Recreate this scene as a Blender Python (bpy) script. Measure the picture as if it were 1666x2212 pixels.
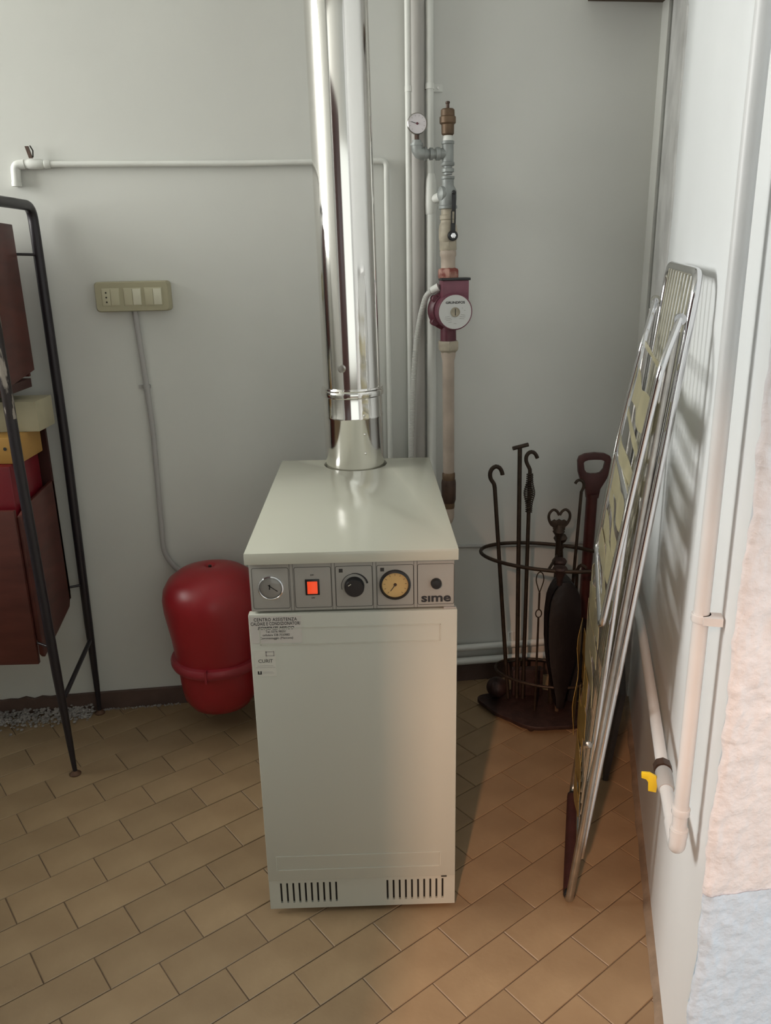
import bpy, bmesh, math, random
from mathutils import Vector, Matrix, noise
random.seed(7)
for o in list(bpy.data.objects): bpy.data.objects.remove(o)
scn = bpy.context.scene; C = scn.collection
V = Vector; PI = math.pi; R = math.radians

# ------------------------------------------------------------------ camera
cam = bpy.data.cameras.new('camera'); camo = bpy.data.objects.new('camera', cam); C.objects.link(camo)
CP = V((0.04045, -1.43820, 1.37705)); PITCH, YAW, ROLL = 0.305089, 0.017956, -0.0196945
fw = V((math.sin(YAW)*math.cos(PITCH), math.cos(YAW)*math.cos(PITCH), -math.sin(PITCH)))
rt0 = V((math.cos(YAW), -math.sin(YAW), 0)); up0 = rt0.cross(fw)
rt = rt0*math.cos(ROLL) + up0*math.sin(ROLL); upv = -rt0*math.sin(ROLL) + up0*math.cos(ROLL)
camo.matrix_world = Matrix(((rt.x, upv.x, -fw.x, CP.x), (rt.y, upv.y, -fw.y, CP.y), (rt.z, upv.z, -fw.z, CP.z), (0, 0, 0, 1)))
cam.sensor_fit = 'HORIZONTAL'; cam.sensor_width = 36; cam.lens = 1736.6/1666*36
cam.clip_start = 0.01; cam.clip_end = 60
scn.camera = camo
# ------------------------------------------------------------------ world, lights, exposure
w = bpy.data.worlds.new('world'); scn.world = w; w.use_nodes = True
bg = w.node_tree.nodes['Background']; bg.inputs[0].default_value = (0.92, 0.97, 0.92, 1); bg.inputs[1].default_value = 0.45
def area(name, loc, target, sx, sy, power, col, spread=180):
    l = bpy.data.lights.new(name, 'AREA'); l.shape = 'RECTANGLE'; l.size = sx; l.size_y = sy; l.energy = power; l.color = col
    l.spread = R(spread)
    o = bpy.data.objects.new(name, l); C.objects.link(o); o.location = loc
    o.rotation_euler = (V(target)-V(loc)).to_track_quat('-Z', 'Y').to_euler(); return o
area('window_daylight', (-3.7, -0.1, 2.3), (0, 0.05, 1.35), 3.0, 2.2, 368, (1.0, 1.0, 0.955))
area('jamb_fill_light', (2.3, -1.75, 1.9), (0.5, -0.56, 1.0), 0.9, 1.2, 19, (0.86, 0.96, 1.0))  # added side light, brightens the rough plaster right of the opening
area('doorway_fill_light', (0.45, -4.6, 1.35), (0.45, 0, 0.75), 4.4, 2.0, 24, (0.97, 1.0, 0.93))  # added broad fill through the opening, lifts the dark lower areas
area('warm_hall_lamp', (-0.53, -2.6, 2.18), (0.35, 0.7, 0.3), 0.08, 0.08, 54, (1.0, 0.56, 0.36))
scn.view_settings.view_transform = 'Standard'; scn.view_settings.look = 'None'
scn.view_settings.gamma = 1.0; scn.view_settings.use_curve_mapping = False
scn.view_settings.exposure = 0.0

# ------------------------------------------------------------------ materials
def mat(name, col, rough=0.6, metal=0.0, var=0.0, vscale=8.0, bump=0.0, bscale=60.0, col2=None, spec=0.5, rand=0.0, stretch=None, contrast=(0.35, 0.65), coat=0.0, alpha=None, aniso=0.0):
    m = bpy.data.materials.new(name); m.use_nodes = True; nt = m.node_tree; N = nt.nodes; L = nt.links
    b = N['Principled BSDF']; b.inputs['Roughness'].default_value = rough; b.inputs['Metallic'].default_value = metal
    b.inputs['Specular IOR Level'].default_value = spec; b.inputs['Coat Weight'].default_value = coat
    b.inputs['Base Color'].default_value = (*col, 1)
    if aniso: b.inputs['Anisotropic'].default_value = aniso
    tc = N.new('ShaderNodeTexCoord'); mp = N.new('ShaderNodeMapping'); L.new(tc.outputs['Object'], mp.inputs[0])
    if stretch: mp.inputs['Scale'].default_value = stretch
    last = None
    if var or col2:
        n = N.new('ShaderNodeTexNoise'); n.inputs['Scale'].default_value = vscale; n.inputs['Detail'].default_value = 6; L.new(mp.outputs[0], n.inputs['Vector'])
        cr = N.new('ShaderNodeValToRGB'); L.new(n.outputs['Fac'], cr.inputs[0])
        c2 = col2 if col2 else tuple(c*(1-var) for c in col)
        cr.color_ramp.elements[0].position = contrast[0]; cr.color_ramp.elements[0].color = (*c2, 1)
        cr.color_ramp.elements[1].position = contrast[1]; cr.color_ramp.elements[1].color = (*col, 1)
        last = cr.outputs[0]
    if rand:
        oi = N.new('ShaderNodeObjectInfo'); mr = N.new('ShaderNodeMapRange'); L.new(oi.outputs['Random'], mr.inputs[0])
        mr.inputs[3].default_value = 1-rand; mr.inputs[4].default_value = 1+rand*0.6
        mx = N.new('ShaderNodeMix'); mx.data_type = 'RGBA'; mx.blend_type = 'MULTIPLY'; mx.inputs[0].default_value = 1
        if last: L.new(last, mx.inputs[6])
        else: mx.inputs[6].default_value = (*col, 1)
        L.new(mr.outputs[0], mx.inputs[7]); last = mx.outputs[2]
    if last: L.new(last, b.inputs['Base Color'])
    if bump:
        n2 = N.new('ShaderNodeTexNoise'); n2.inputs['Scale'].default_value = bscale; n2.inputs['Detail'].default_value = 5; L.new(mp.outputs[0], n2.inputs['Vector'])
        bp = N.new('ShaderNodeBump'); bp.inputs['Strength'].default_value = bump; bp.inputs['Distance'].default_value = 0.004
        L.new(n2.outputs['Fac'], bp.inputs['Height']); L.new(bp.outputs[0], b.inputs['Normal'])
    if alpha is not None: b.inputs['Alpha'].default_value = alpha
    return m
M = {}
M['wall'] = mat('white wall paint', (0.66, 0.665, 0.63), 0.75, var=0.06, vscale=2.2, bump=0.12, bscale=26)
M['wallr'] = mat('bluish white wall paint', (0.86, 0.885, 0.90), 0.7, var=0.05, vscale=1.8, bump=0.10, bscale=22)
M['putty'] = mat('grey smeared putty', (0.74, 0.74, 0.73), 0.8, var=0.22, vscale=9, bump=0.4, bscale=40)
M['render'] = mat('rough rendered plaster', (0.74, 0.765, 0.81), 0.9, var=0.08, vscale=30, bump=0.5, bscale=120)
M['renderb'] = mat('rough bluish plaster', (0.58, 0.73, 0.88), 0.9, var=0.06, vscale=30, bump=0.5, bscale=120)
M['ceil'] = mat('ceiling paint', (0.82, 0.82, 0.79), 0.9)
M['tile'] = mat('beige terracotta tile', (0.375, 0.262, 0.150), 0.42, var=0.22, vscale=7, bump=0.10, bscale=70, rand=0.10, col2=(0.285, 0.19, 0.105), contrast=(0.3, 0.7))
M['grout'] = mat('dark grout', (0.17, 0.115, 0.07), 0.9, var=0.3, vscale=30)
M['base'] = mat('brown skirting', (0.115, 0.070, 0.056), 0.6, var=0.3, vscale=12)
M['cement'] = mat('brown cement strip', (0.36, 0.27, 0.19), 0.9, var=0.35, vscale=18, bump=0.5, bscale=60)
M['enamel'] = mat('cream enamel', (0.56, 0.555, 0.465), 0.16, spec=0.5, bump=0.02, bscale=6)
M['enamelf'] = mat('cream enamel front', (0.52, 0.52, 0.45), 0.36, spec=0.4)
M['panelg'] = mat('grey control panel', (0.36, 0.345, 0.31), 0.5)
M['line'] = mat('dark printed line', (0.035, 0.033, 0.03), 0.6)
M['black'] = mat('black plastic', (0.012, 0.012, 0.014), 0.35)
M['dark'] = mat('dark interior', (0.02, 0.016, 0.012), 0.8)
M['inox'] = mat('polished stainless steel', (0.80, 0.785, 0.76), 0.10, 1.0, bump=0.012, bscale=5, stretch=(6, 6, 0.12))
M['chrome'] = mat('chrome', (0.78, 0.78, 0.80), 0.12, 1.0)
M['dullchrome'] = mat('dulled chrome', (0.55, 0.53, 0.50), 0.28, 1.0, var=0.3, vscale=20)
M['pipew'] = mat('white painted pipe', (0.73, 0.74, 0.70), 0.5, var=0.08, vscale=9)
M['pipeg'] = mat('grey beige pipe', (0.40, 0.385, 0.36), 0.55, var=0.08, vscale=6)
M['pipewarm'] = mat('warm white gas pipe paint', (0.70, 0.71, 0.715), 0.4, var=0.06, vscale=9)
M['galv'] = mat('galvanised fitting', (0.33, 0.35, 0.34), 0.55, 0.35, var=0.3, vscale=25, bump=0.2, bscale=90)
M['brass'] = mat('tarnished brass', (0.165, 0.105, 0.062), 0.55, 0.4, var=0.35, vscale=30)
M['darkbrass'] = mat('dark brown coupling', (0.085, 0.05, 0.035), 0.5, 0.3, var=0.3, vscale=30)
M['tan'] = mat('tan stained pipe', (0.47, 0.39, 0.32), 0.6, var=0.22, vscale=14)
M['tanfit'] = mat('stained beige fitting', (0.45, 0.40, 0.31), 0.6, var=0.3, vscale=30)
M['rustred'] = mat('rust red paint', (0.20, 0.035, 0.022), 0.45, col2=(0.42, 0.22, 0.17), vscale=45, contrast=(0.42, 0.58))
M['pump'] = mat('maroon pump paint', (0.21, 0.065, 0.098), 0.4, var=0.25, vscale=20)
M['pumpd'] = mat('dark maroon cast iron', (0.115, 0.022, 0.038), 0.45, var=0.3, vscale=30)
M['disc'] = mat('pale grey nameplate', (0.66, 0.67, 0.66), 0.45)
M['dialw'] = mat('white dial', (0.72, 0.68, 0.70), 0.35)
M['dialy'] = mat('amber dial', (0.62, 0.42, 0.17), 0.4)
M['dialg'] = mat('grey dial', (0.48, 0.46, 0.42), 0.4)
M['red'] = mat('red enamel', (0.30, 0.012, 0.018), 0.35, var=0.12, vscale=5, spec=0.5)
M['redd'] = mat('red enamel ring', (0.27, 0.02, 0.03), 0.4)
M['bakelite'] = mat('yellowed ivory plastic', (0.40, 0.37, 0.25), 0.45)
M['bakelite2'] = mat('ivory module', (0.50, 0.47, 0.33), 0.4)
M['rocker'] = mat('pale rocker', (0.64, 0.62, 0.49), 0.35)
M['grey'] = mat('grey conduit', (0.40, 0.39, 0.38), 0.6)
M['blackmetal'] = mat('black painted steel', (0.022, 0.018, 0.022), 0.35, 0.2)
M['worn'] = mat('worn black paint', (0.025, 0.018, 0.018), 0.4, 0.2, col2=(0.33, 0.29, 0.25), vscale=9, stretch=(4, 4, 1), contrast=(0.40, 0.44))
M['rustfoot'] = mat('rusty foot', (0.14, 0.07, 0.04), 0.7, var=0.4, vscale=60)
M['wood'] = mat('red brown veneer', (0.120, 0.033, 0.025), 0.38, var=0.35, vscale=5, stretch=(1, 1, 5))
M['woodd'] = mat('dark red brown veneer', (0.055, 0.016, 0.013), 0.45, var=0.3, vscale=6)
M['cream'] = mat('cream card', (0.42, 0.38, 0.26), 0.7, var=0.12, vscale=12)
M['yellowbox'] = mat('yellow spotted card', (0.46, 0.25, 0.06), 0.5, var=0.1, vscale=10)
M['redbox'] = mat('crimson plastic', (0.19, 0.008, 0.016), 0.3, var=0.25, vscale=6)
M['iron'] = mat('old wrought iron', (0.055, 0.036, 0.024), 0.5, 0.5, var=0.4, vscale=40, bump=0.4, bscale=90)
M['castiron'] = mat('cast iron', (0.06, 0.032, 0.028), 0.5, 0.4, var=0.4, vscale=40, bump=0.4, bscale=70)
M['leather'] = mat('dark leather', (0.013, 0.010, 0.011), 0.35, var=0.3, vscale=20, bump=0.4, bscale=40)
M['bristle'] = mat('black bristle', (0.012, 0.010, 0.011), 0.6, bump=0.8, bscale=60, stretch=(6, 6, 0.5))
M['maroon'] = mat('maroon plastic', (0.075, 0.017, 0.015), 0.4, var=0.25, vscale=20)
M['sleeve'] = mat('maroon rubber sleeve', (0.075, 0.022, 0.020), 0.6, var=0.3, vscale=30)
M['wire'] = mat('yellowed wire coating', (0.42, 0.40, 0.31), 0.4, var=0.2, vscale=30)
M['strap'] = mat('yellowed plastic strap', (0.50, 0.45, 0.27), 0.35, var=0.25, vscale=12, alpha=0.82)
M['strapy'] = mat('deep yellow plastic strap', (0.47, 0.33, 0.09), 0.35, var=0.3, vscale=12, alpha=0.9)
M['yellow'] = mat('yellow valve lever', (0.78, 0.55, 0.02), 0.4)
M['slate'] = mat('dark slate', (0.060, 0.050, 0.048), 0.7, var=0.3, vscale=10)
M['paper'] = mat('white paper', (0.58, 0.555, 0.51), 0.45)
M['paperc'] = mat('white adhesive label', (0.62, 0.61, 0.54), 0.45)
M['ink'] = mat('black ink', (0.02, 0.02, 0.022), 0.6)
M['inkgrey'] = mat('faint grey ink', (0.30, 0.28, 0.27), 0.6)
M['flex'] = mat('grey corrugated conduit', (0.52, 0.52, 0.49), 0.5)
M['rubble'] = mat('crumbled plaster', (0.44, 0.41, 0.39), 0.95, var=0.4, vscale=40)
M['mould'] = mat('wood shelf', (0.09, 0.06, 0.04), 0.7)
M['blockerp'] = mat('dark blocker paint', (0.10, 0.035, 0.03), 0.4, var=0.2, vscale=4)
M['concrete'] = mat('outdoor paving', (0.34, 0.30, 0.25), 0.9, var=0.2, vscale=5)
mg = bpy.data.materials.new('red lamp'); mg.use_nodes = True; b = mg.node_tree.nodes['Principled BSDF']
b.inputs['Base Color'].default_value = (0.75, 0.05, 0.02, 1); b.inputs['Emission Color'].default_value = (1.0, 0.10, 0.03, 1); b.inputs['Emission Strength'].default_value = 0.55; b.inputs['Roughness'].default_value = 0.25
M['lamp'] = mg
gl = bpy.data.materials.new('clear glass'); gl.use_nodes = True; nt = gl.node_tree; nt.nodes.clear()
o_ = nt.nodes.new('ShaderNodeOutputMaterial'); mx = nt.nodes.new('ShaderNodeMixShader'); tr = nt.nodes.new('ShaderNodeBsdfTransparent'); gs = nt.nodes.new('ShaderNodeBsdfGlossy'); fr = nt.nodes.new('ShaderNodeFresnel')
gs.inputs['Roughness'].default_value = 0.03; fr.inputs[0].default_value = 1.45
nt.links.new(fr.outputs[0], mx.inputs[0]); nt.links.new(tr.outputs[0], mx.inputs[1]); nt.links.new(gs.outputs[0], mx.inputs[2]); nt.links.new(mx.outputs[0], o_.inputs[0])
M['glass'] = gl

# ------------------------------------------------------------------ geometry helpers (all in world coordinates)
WL = {}
def frame_of(d):
    d = d.normalized(); a = V((0, 0, 1)) if abs(d.z) < 0.9 else V((1, 0, 0))
    x = d.cross(a).normalized(); y = d.cross(x).normalized(); return x, y
class B:
    def __init__(s): s.v = []; s.f = []
    def add(s, vs, fs):
        k = len(s.v); s.v += [V(v) for v in vs]; s.f += [[i+k for i in f] for f in fs]; return s
    def box(s, x0, x1, y0, y1, z0, z1, rot=None, piv=None):
        vs = [V((x, y, z)) for z in (z0, z1) for y in (y0, y1) for x in (x0, x1)]
        if rot is not None:
            p = V(piv) if piv else V(((x0+x1)/2, (y0+y1)/2, (z0+z1)/2)); Rm = Matrix.Rotation(rot, 3, 'Z'); vs = [p + Rm @ (v-p) for v in vs]
        return s.add(vs, [(0, 2, 3, 1), (4, 5, 7, 6), (0, 1, 5, 4), (2, 6, 7, 3), (0, 4, 6, 2), (1, 3, 7, 5)])
    def obox(s, c, ax, ay, az, sx, sy, sz):
        c = V(c); ax, ay, az = V(ax).normalized(), V(ay).normalized(), V(az).normalized()
        vs = [c+ax*sx*i+ay*sy*j+az*sz*k for k in (-.5, .5) for j in (-.5, .5) for i in (-.5, .5)]
        return s.add(vs, [(0, 2, 3, 1), (4, 5, 7, 6), (0, 1, 5, 4), (2, 6, 7, 3), (0, 4, 6, 2), (1, 3, 7, 5)])
    def lathe(s, prof, o=(0, 0, 0), ax=(0, 0, 1), n=24, cap=True, xdir=None, sq=1.0):
        # prof: (radius, distance along the axis)
        o = V(o); ax = V(ax).normalized(); x, y = frame_of(ax)
        if xdir: x = V(xdir).normalized(); y = ax.cross(x).normalized()
        vs = []; fs = []
        for r, h in prof:
            for i in range(n):
                a = 2*PI*i/n; vs.append(o+ax*h+(x*math.cos(a)+y*math.sin(a)*sq)*max(r, 1e-5))
        for k in range(len(prof)-1):
            for i in range(n):
                j = (i+1) % n; fs.append((k*n+i, k*n+j, (k+1)*n+j, (k+1)*n+i))
        if cap: fs.append(tuple(reversed(range(n)))); fs.append(tuple((len(prof)-1)*n+i for i in range(n)))
        return s.add(vs, fs)
    def cyl(s, a, b, r, r2=None, n=16):
        a, b = V(a), V(b); r2 = r if r2 is None else r2
        return s.lathe([(r, 0), (r2, (b-a).length)], a, b-a, n)
    def tube(s, pts, r, n=10, closed=False):
        pts = [V(p) for p in pts]; m = len(pts); rr = r if isinstance(r, (list, tuple)) else [r]*m
        vs = []; fs = []; px = None
        for i, p in enumerate(pts):
            if closed: d = (pts[(i+1) % m]-pts[i-1])
            else: d = pts[min(i+1, m-1)]-pts[max(i-1, 0)]
            d.normalize()
            if px is None: px, _ = frame_of(d)
            px = (px-d*px.dot(d)).normalized(); py = d.cross(px)
            for k in range(n):
                a = 2*PI*k/n; vs.append(p+(px*math.cos(a)+py*math.sin(a))*rr[i])
        for i in range(m if closed else m-1):
            j = (i+1) % m
            for k in range(n):
                l = (k+1) % n; fs.append((i*n+k, i*n+l, j*n+l, j*n+k))
        if not closed: fs.append(tuple(reversed(range(n)))); fs.append(tuple((m-1)*n+k for k in range(n)))
        return s.add(vs, fs)
    def prism(s, poly, d):
        # poly: 3-D points (any plane), extruded by d
        poly = [V(p) for p in poly]; d = V(d); n = len(poly)
        vs = poly+[p+d for p in poly]
        return s.add(vs, [tuple(reversed(range(n))), tuple(range(n, 2*n))]+[(i, (i+1) % n, n+(i+1) % n, n+i) for i in range(n)])
    def ball(s, c, r, n=14, sz=1.0):
        prof = [(r*math.sin(PI*i/(n//2)), -r*sz*math.cos(PI*i/(n//2))) for i in range(n//2+1)]
        return s.lathe(prof, c, (0, 0, 1), n, cap=False)
    def ribbon(s, rows, t=0.001):
        # rows: list of (pointA, pointB); thin strip with thickness
        vs = []; fs = []; n = len(rows)
        for a, b in rows:
            a, b = V(a), V(b); vs += [a, b]
        nrm = []
        for i in range(n):
            a, b = vs[2*i], vs[2*i+1]; j = min(i+1, n-1); k = max(i-1, 0)
            nn = (b-a).cross(vs[2*j]-vs[2*k]); nrm.append(nn.normalized() if nn.length > 0 else V((0, 0, 1)))
        top = [vs[2*i+q]+nrm[i]*t for i in range(n) for q in (0, 1)]
        allv = vs+top; K = 2*n
        for i in range(n-1):
            a = 2*i
            fs += [(a, a+1, a+3, a+2), (K+a, K+a+2, K+a+3, K+a+1), (a, a+2, K+a+2, K+a), (a+1, K+a+1, K+a+3, a+3)]
        fs += [(0, K, K+1, 1), (2*n-2, 2*n-1, K+2*n-1, K+2*n-2)]
        return s.add(allv, fs)
    def mk(s, name, m, parent=None, smooth=None, bev=0.0):
        return obj(name, s, m, parent, smooth, bev)
def obj(name, bb, m, parent=None, smooth=None, bev=0.0):
    lo = V([min(v[i] for v in bb.v) for i in range(3)]); hi = V([max(v[i] for v in bb.v) for i in range(3)])
    c = (lo+hi)/2
    if parent is None: c.z = lo.z
    me = bpy.data.meshes.new(name); me.from_pydata([v-c for v in bb.v], [], bb.f)
    bm = bmesh.new(); bm.from_mesh(me); bmesh.ops.recalc_face_normals(bm, faces=bm.faces)
    if bev:
        es = [e for e in bm.edges if e.is_manifold and e.calc_face_angle(0) > 0.6]
        bmesh.ops.bevel(bm, geom=es, offset=bev, segments=2, affect='EDGES', profile=0.5, clamp_overlap=True)
    bm.to_mesh(me); bm.free()
    me.materials.append(M[m] if isinstance(m, str) else m)
    if len(me.polygons):
        me.shade_smooth(); me.set_sharp_from_angle(angle=R(smooth if smooth else 38))
    o = bpy.data.objects.new(name, me); C.objects.link(o)
    if parent is not None:
        o.parent = parent; o.location = c-WL[parent.name]
    else: o.location = c
    WL[o.name] = c
    return o
def tag(o, label=None, cat=None, group=None, kind=None):
    if label: o['label'] = label
    if cat: o['category'] = cat
    if group: o['group'] = group
    if kind: o['kind'] = kind
    return o
def thing(name, loc, label, cat, group=None):
    o = bpy.data.objects.new(name, None); C.objects.link(o); o.location = loc; WL[o.name] = V(loc); o.empty_display_size = 0.05
    return tag(o, label, cat, group)
def roundpath(pts, r, seg=6):
    # polyline with rounded corners
    pts = [V(p) for p in pts]; out = [pts[0]]
    for i in range(1, len(pts)-1):
        a, b, c = pts[i-1], pts[i], pts[i+1]; rr = min(r, (a-b).length*0.48, (c-b).length*0.48)
        p0 = b+(a-b).normalized()*rr; p1 = b+(c-b).normalized()*rr
        for k in range(seg+1):
            t = k/seg; out.append(p0*(1-t)**2+b*2*t*(1-t)+p1*t*t)
    out.append(pts[-1]); return out
def text(name, s, m, parent, origin, size, xdir=(1, 0, 0), ydir=(0, 0, 1), align='CENTER', sx=1.0, bold=0.0, shear=0.0, sp=1.0, depth=0.0002):
    cu = bpy.data.curves.new(name, 'FONT'); cu.body = s; cu.size = size; cu.align_x = align; cu.align_y = 'CENTER'; cu.offset = bold; cu.shear = shear; cu.space_character = sp
    cu.extrude = depth; cu.resolution_u = 3
    t = bpy.data.objects.new(name+'_tmp', cu); C.objects.link(t)
    dg = bpy.context.evaluated_depsgraph_get(); me = bpy.data.meshes.new_from_object(t.evaluated_get(dg)); C.objects.unlink(t); bpy.data.objects.remove(t)
    x = V(xdir).normalized(); y = V(ydir).normalized(); z = x.cross(y)
    bb = B(); bb.v = [V(origin)+x*v.co.x*sx+y*v.co.y+z*v.co.z for v in me.vertices]; bb.f = [list(p.vertices) for p in me.polygons]
    return obj(name, bb, m, parent)

# wall frames: back wall and right wall
DB = V((1, .099, 0)).normalized(); NB = V((.099, -1, 0)).normalized(); PB = V((-.634, .911, 0))
DR = V((.258, 1, 0)).normalized(); NR = V((-DR.y, DR.x, 0)); PR = V((.742, .399, 0))
def bwp(x, z, off=0.0):          # point in front of the back wall with world x
    p = PB+NB*off; t = (x-p.x)/DB.x; q = p+DB*t; return V((q.x, q.y, z))
def rwp(y, z, off=0.0):
    p = PR+NR*off; t = (y-p.y)/DR.y; q = p+DR*t; return V((q.x, q.y, z))
CEIL = 2.75
# ------------------------------------------------------------------ structure
def wallprism(name, foot, z0, z1, m):
    return tag(B().prism([(x, y, z0) for x, y in foot], (0, 0, z1-z0)).mk(name, m), kind='structure')
a = bwp(-2.4, 0); c = bwp(.913, 0); c2 = c+V((.03, .2, 0))
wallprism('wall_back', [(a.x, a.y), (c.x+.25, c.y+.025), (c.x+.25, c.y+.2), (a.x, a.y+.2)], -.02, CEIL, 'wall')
e = rwp(-.56, 0); cr = rwp(1.075, 0)
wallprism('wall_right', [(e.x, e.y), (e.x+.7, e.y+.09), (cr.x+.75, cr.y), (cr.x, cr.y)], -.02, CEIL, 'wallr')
# left wall with window opening
WY0, WY1, WZ0, WZ1 = -.62, .78, 1.38, 2.6
XL = -2.4
lw = B(); lw.box(XL-.2, XL, -.56, .78+.2, -.02, WZ0); lw.box(XL-.2, XL, -.56, .98, WZ1, CEIL)
lw.box(XL-.2, XL, WY1, .98, WZ0, WZ1)
tag(lw.mk('wall_left', 'wall'), kind='structure')
wn = tag(B().box(XL-.12, XL-.08, -.56, WY1, WZ0, WZ0+.05).box(XL-.12, XL-.08, -.56, WY1, WZ1-.05, WZ1).box(XL-.12, XL-.08, -.56, -.51, WZ0, WZ1).box(XL-.12, XL-.08, WY1-.05, WY1, WZ0, WZ1).mk('window_1', 'enamelf'), kind='structure')
B().box(XL-.102, XL-.098, -.52, WY1-.04, WZ0+.04, WZ1-.04).mk('pane', 'glass', wn)
# front wall: opening in which the camera looks
fwl = B().box(-2.6, -.78, -.56, -.34, -.02, CEIL).box(-.78, e.x+.02, -.56, -.40, 2.25, CEIL)
tag(fwl.mk('wall_front', 'wall'), kind='structure')
tag(B().box(-2.8, 1.5, -.62, 1.3, CEIL, CEIL+.1).mk('ceiling', 'ceil'), kind='structure')
# rough rendered outer face to the right of the opening (uneven plaster, two paints)
def render_face(name, z0, z1, m, x0=.4785, y0=-.5585, seed=0.0):
    nx, nz = 90, int((z1-z0)/.0055); bb = B(); vs = []; fs = []
    for k in range(nz+1):
        z = z0+(z1-z0)*k/nz
        edge = noise.noise(V((0, 3.3, z*9)))*.006+noise.noise(V((0, 7.3, z*40)))*.003
        for i in range(nx+1):
            u = i/nx; x = x0+.62*u**1.4+edge*(1-u)
            y = y0+.06*u-.012*(1-math.exp(-u*30))-noise.noise(V((x*40, seed, z*40)))*.0022-noise.noise(V((x*110, seed, z*110)))*.0024
            vs.append((x, y, z))
    W_ = nx+1
    for k in range(nz):
        for i in range(nx): fs.append((k*W_+i, k*W_+i+1, (k+1)*W_+i+1, (k+1)*W_+i))
    n0 = len(vs); vs += [(x0+.62, y0+.2, z0), (x0+.02, y0+.03, z0), (x0+.62, y0+.2, z1), (x0+.02, y0+.03, z1)]
    # reveal edge strip
    for k in range(nz):
        pass
    bb.add(vs, fs)
    st = []; sf = []
    for k in range(nz+1):
        v = V(vs[k*W_]); st += [v, V((e.x+.004, y0+.035, v.z))]
    for k in range(nz): sf.append((2*k, 2*k+2, 2*k+3, 2*k+1))
    bb.add(st, sf)
    return bb.mk(name, m)
pier = render_face('wall_outer', .535, CEIL, 'render'); tag(pier, kind='structure')
lowp = obj('painted_dado', B().add([(0, 0, 0), (0, 0, .01), (0, .01, 0)], [(0, 1, 2)]), 'renderb', pier)
bpy.data.objects.remove(lowp)
t_ = render_face('lower_paint_band', 0.0, .545, 'renderb', y0=-.5605, seed=0.0); t_.parent = pier; t_.location = t_.location-pier.location
# dark red leaf added out of view, shades the boiler's left from the lamp
dl0 = V((-.80, -.62, 0)); dl1 = V((-.304, -1.55, 0)); dd_ = (dl1-dl0).normalized(); dn_ = V((-dd_.y, dd_.x, 0))
door = tag(B().prism([dl0, dl1, dl1+dn_*.04, dl0+dn_*.04], (0, 0, 2.05)).mk('light_blocker', 'blockerp', bev=.003), kind='structure')
B().cyl(dl1-dd_*.07-dn_*.03+V((0, 0, 1.0)), dl1-dd_*.07+dn_*.07+V((0, 0, 1.0)), .010, n=12).mk('blocker_handle', 'dullchrome', door)
tag(B().box(-2.8, 2.6, -2.26, -2.16, 2.0, 2.75).mk('lamp_cutoff_beam', 'wall'), kind='structure')  # unseen beam added to keep the warm lamp off the upper walls
# floor: grout bed + individual tiles laid diagonally
floor = tag(B().box(-2.6, 1.25, -.62, 1.3, -.05, -.0022).mk('floor', 'grout'), kind='structure')
TH = R(36.9); TW, TL, PH, PA = .0985, .202, .4196, -.0321
te = V((math.cos(TH), math.sin(TH), 0)); tg = V((math.sin(TH), -math.cos(TH), 0))
def tile_bm(a0, b0, a1, b1, z=0.0):
    g = .0011; ch = .0012; vs = []
    for d, zz in ((g, -.008), (g, z-ch), (g+ch, z)):
        for aa, bb_ in ((a0+d, b0+d), (a1-d, b0+d), (a1-d, b1-d), (a0+d, b1-d)): vs.append(te*aa+tg*bb_+V((0, 0, zz)))
    fs = [(8, 9, 10, 11)]+[(k*4+i, k*4+(i+1) % 4, (k+1)*4+(i+1) % 4, (k+1)*4+i) for k in (0, 1) for i in range(4)]
    return vs, fs
vs, fs = tile_bm(0, 0, TL, TW); cen = te*TL/2+tg*TW/2
me = bpy.data.meshes.new('tile'); me.from_pydata([v-cen for v in vs], [], fs)
bm = bmesh.new(); bm.from_mesh(me); bmesh.ops.recalc_face_normals(bm, faces=bm.faces); bm.to_mesh(me); bm.free()
me.materials.append(M['tile'])
far = B(); cnt = 0
for j in range(-40, 40):
    for i in range(-30, 30):
        a0 = (i+PA+.5*(j % 2))*TL; b0 = (j+PH)*TW
        cc = te*(a0+TL/2)+tg*(b0+TW/2)
        if not (-2.5 < cc.x < 1.05 and -.60 < cc.y < 1.25): continue
        if cc.y > bwp(cc.x, 0).y+.10: continue
        if cc.x > rwp(cc.y, 0).x+.10: continue
        if -1.12 < cc.x and cc.y > -.47 and cnt < 298:
            o = bpy.data.objects.new('tile', me); C.objects.link(o); o.parent = floor
            o.location = cc+V((0, 0, random.uniform(-.0004, .0003)))-WL[floor.name]; cnt += 1
        else:
            v_, f_ = tile_bm(a0, b0, a0+TL, b0+TW); far.add(v_, f_)
tag(far.mk('tile_field', 'tile', floor), kind='stuff')
tag(B().box(-6, 6, -9, -.62, -.07, -.003).mk('ground', 'concrete'), kind='structure')
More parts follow.
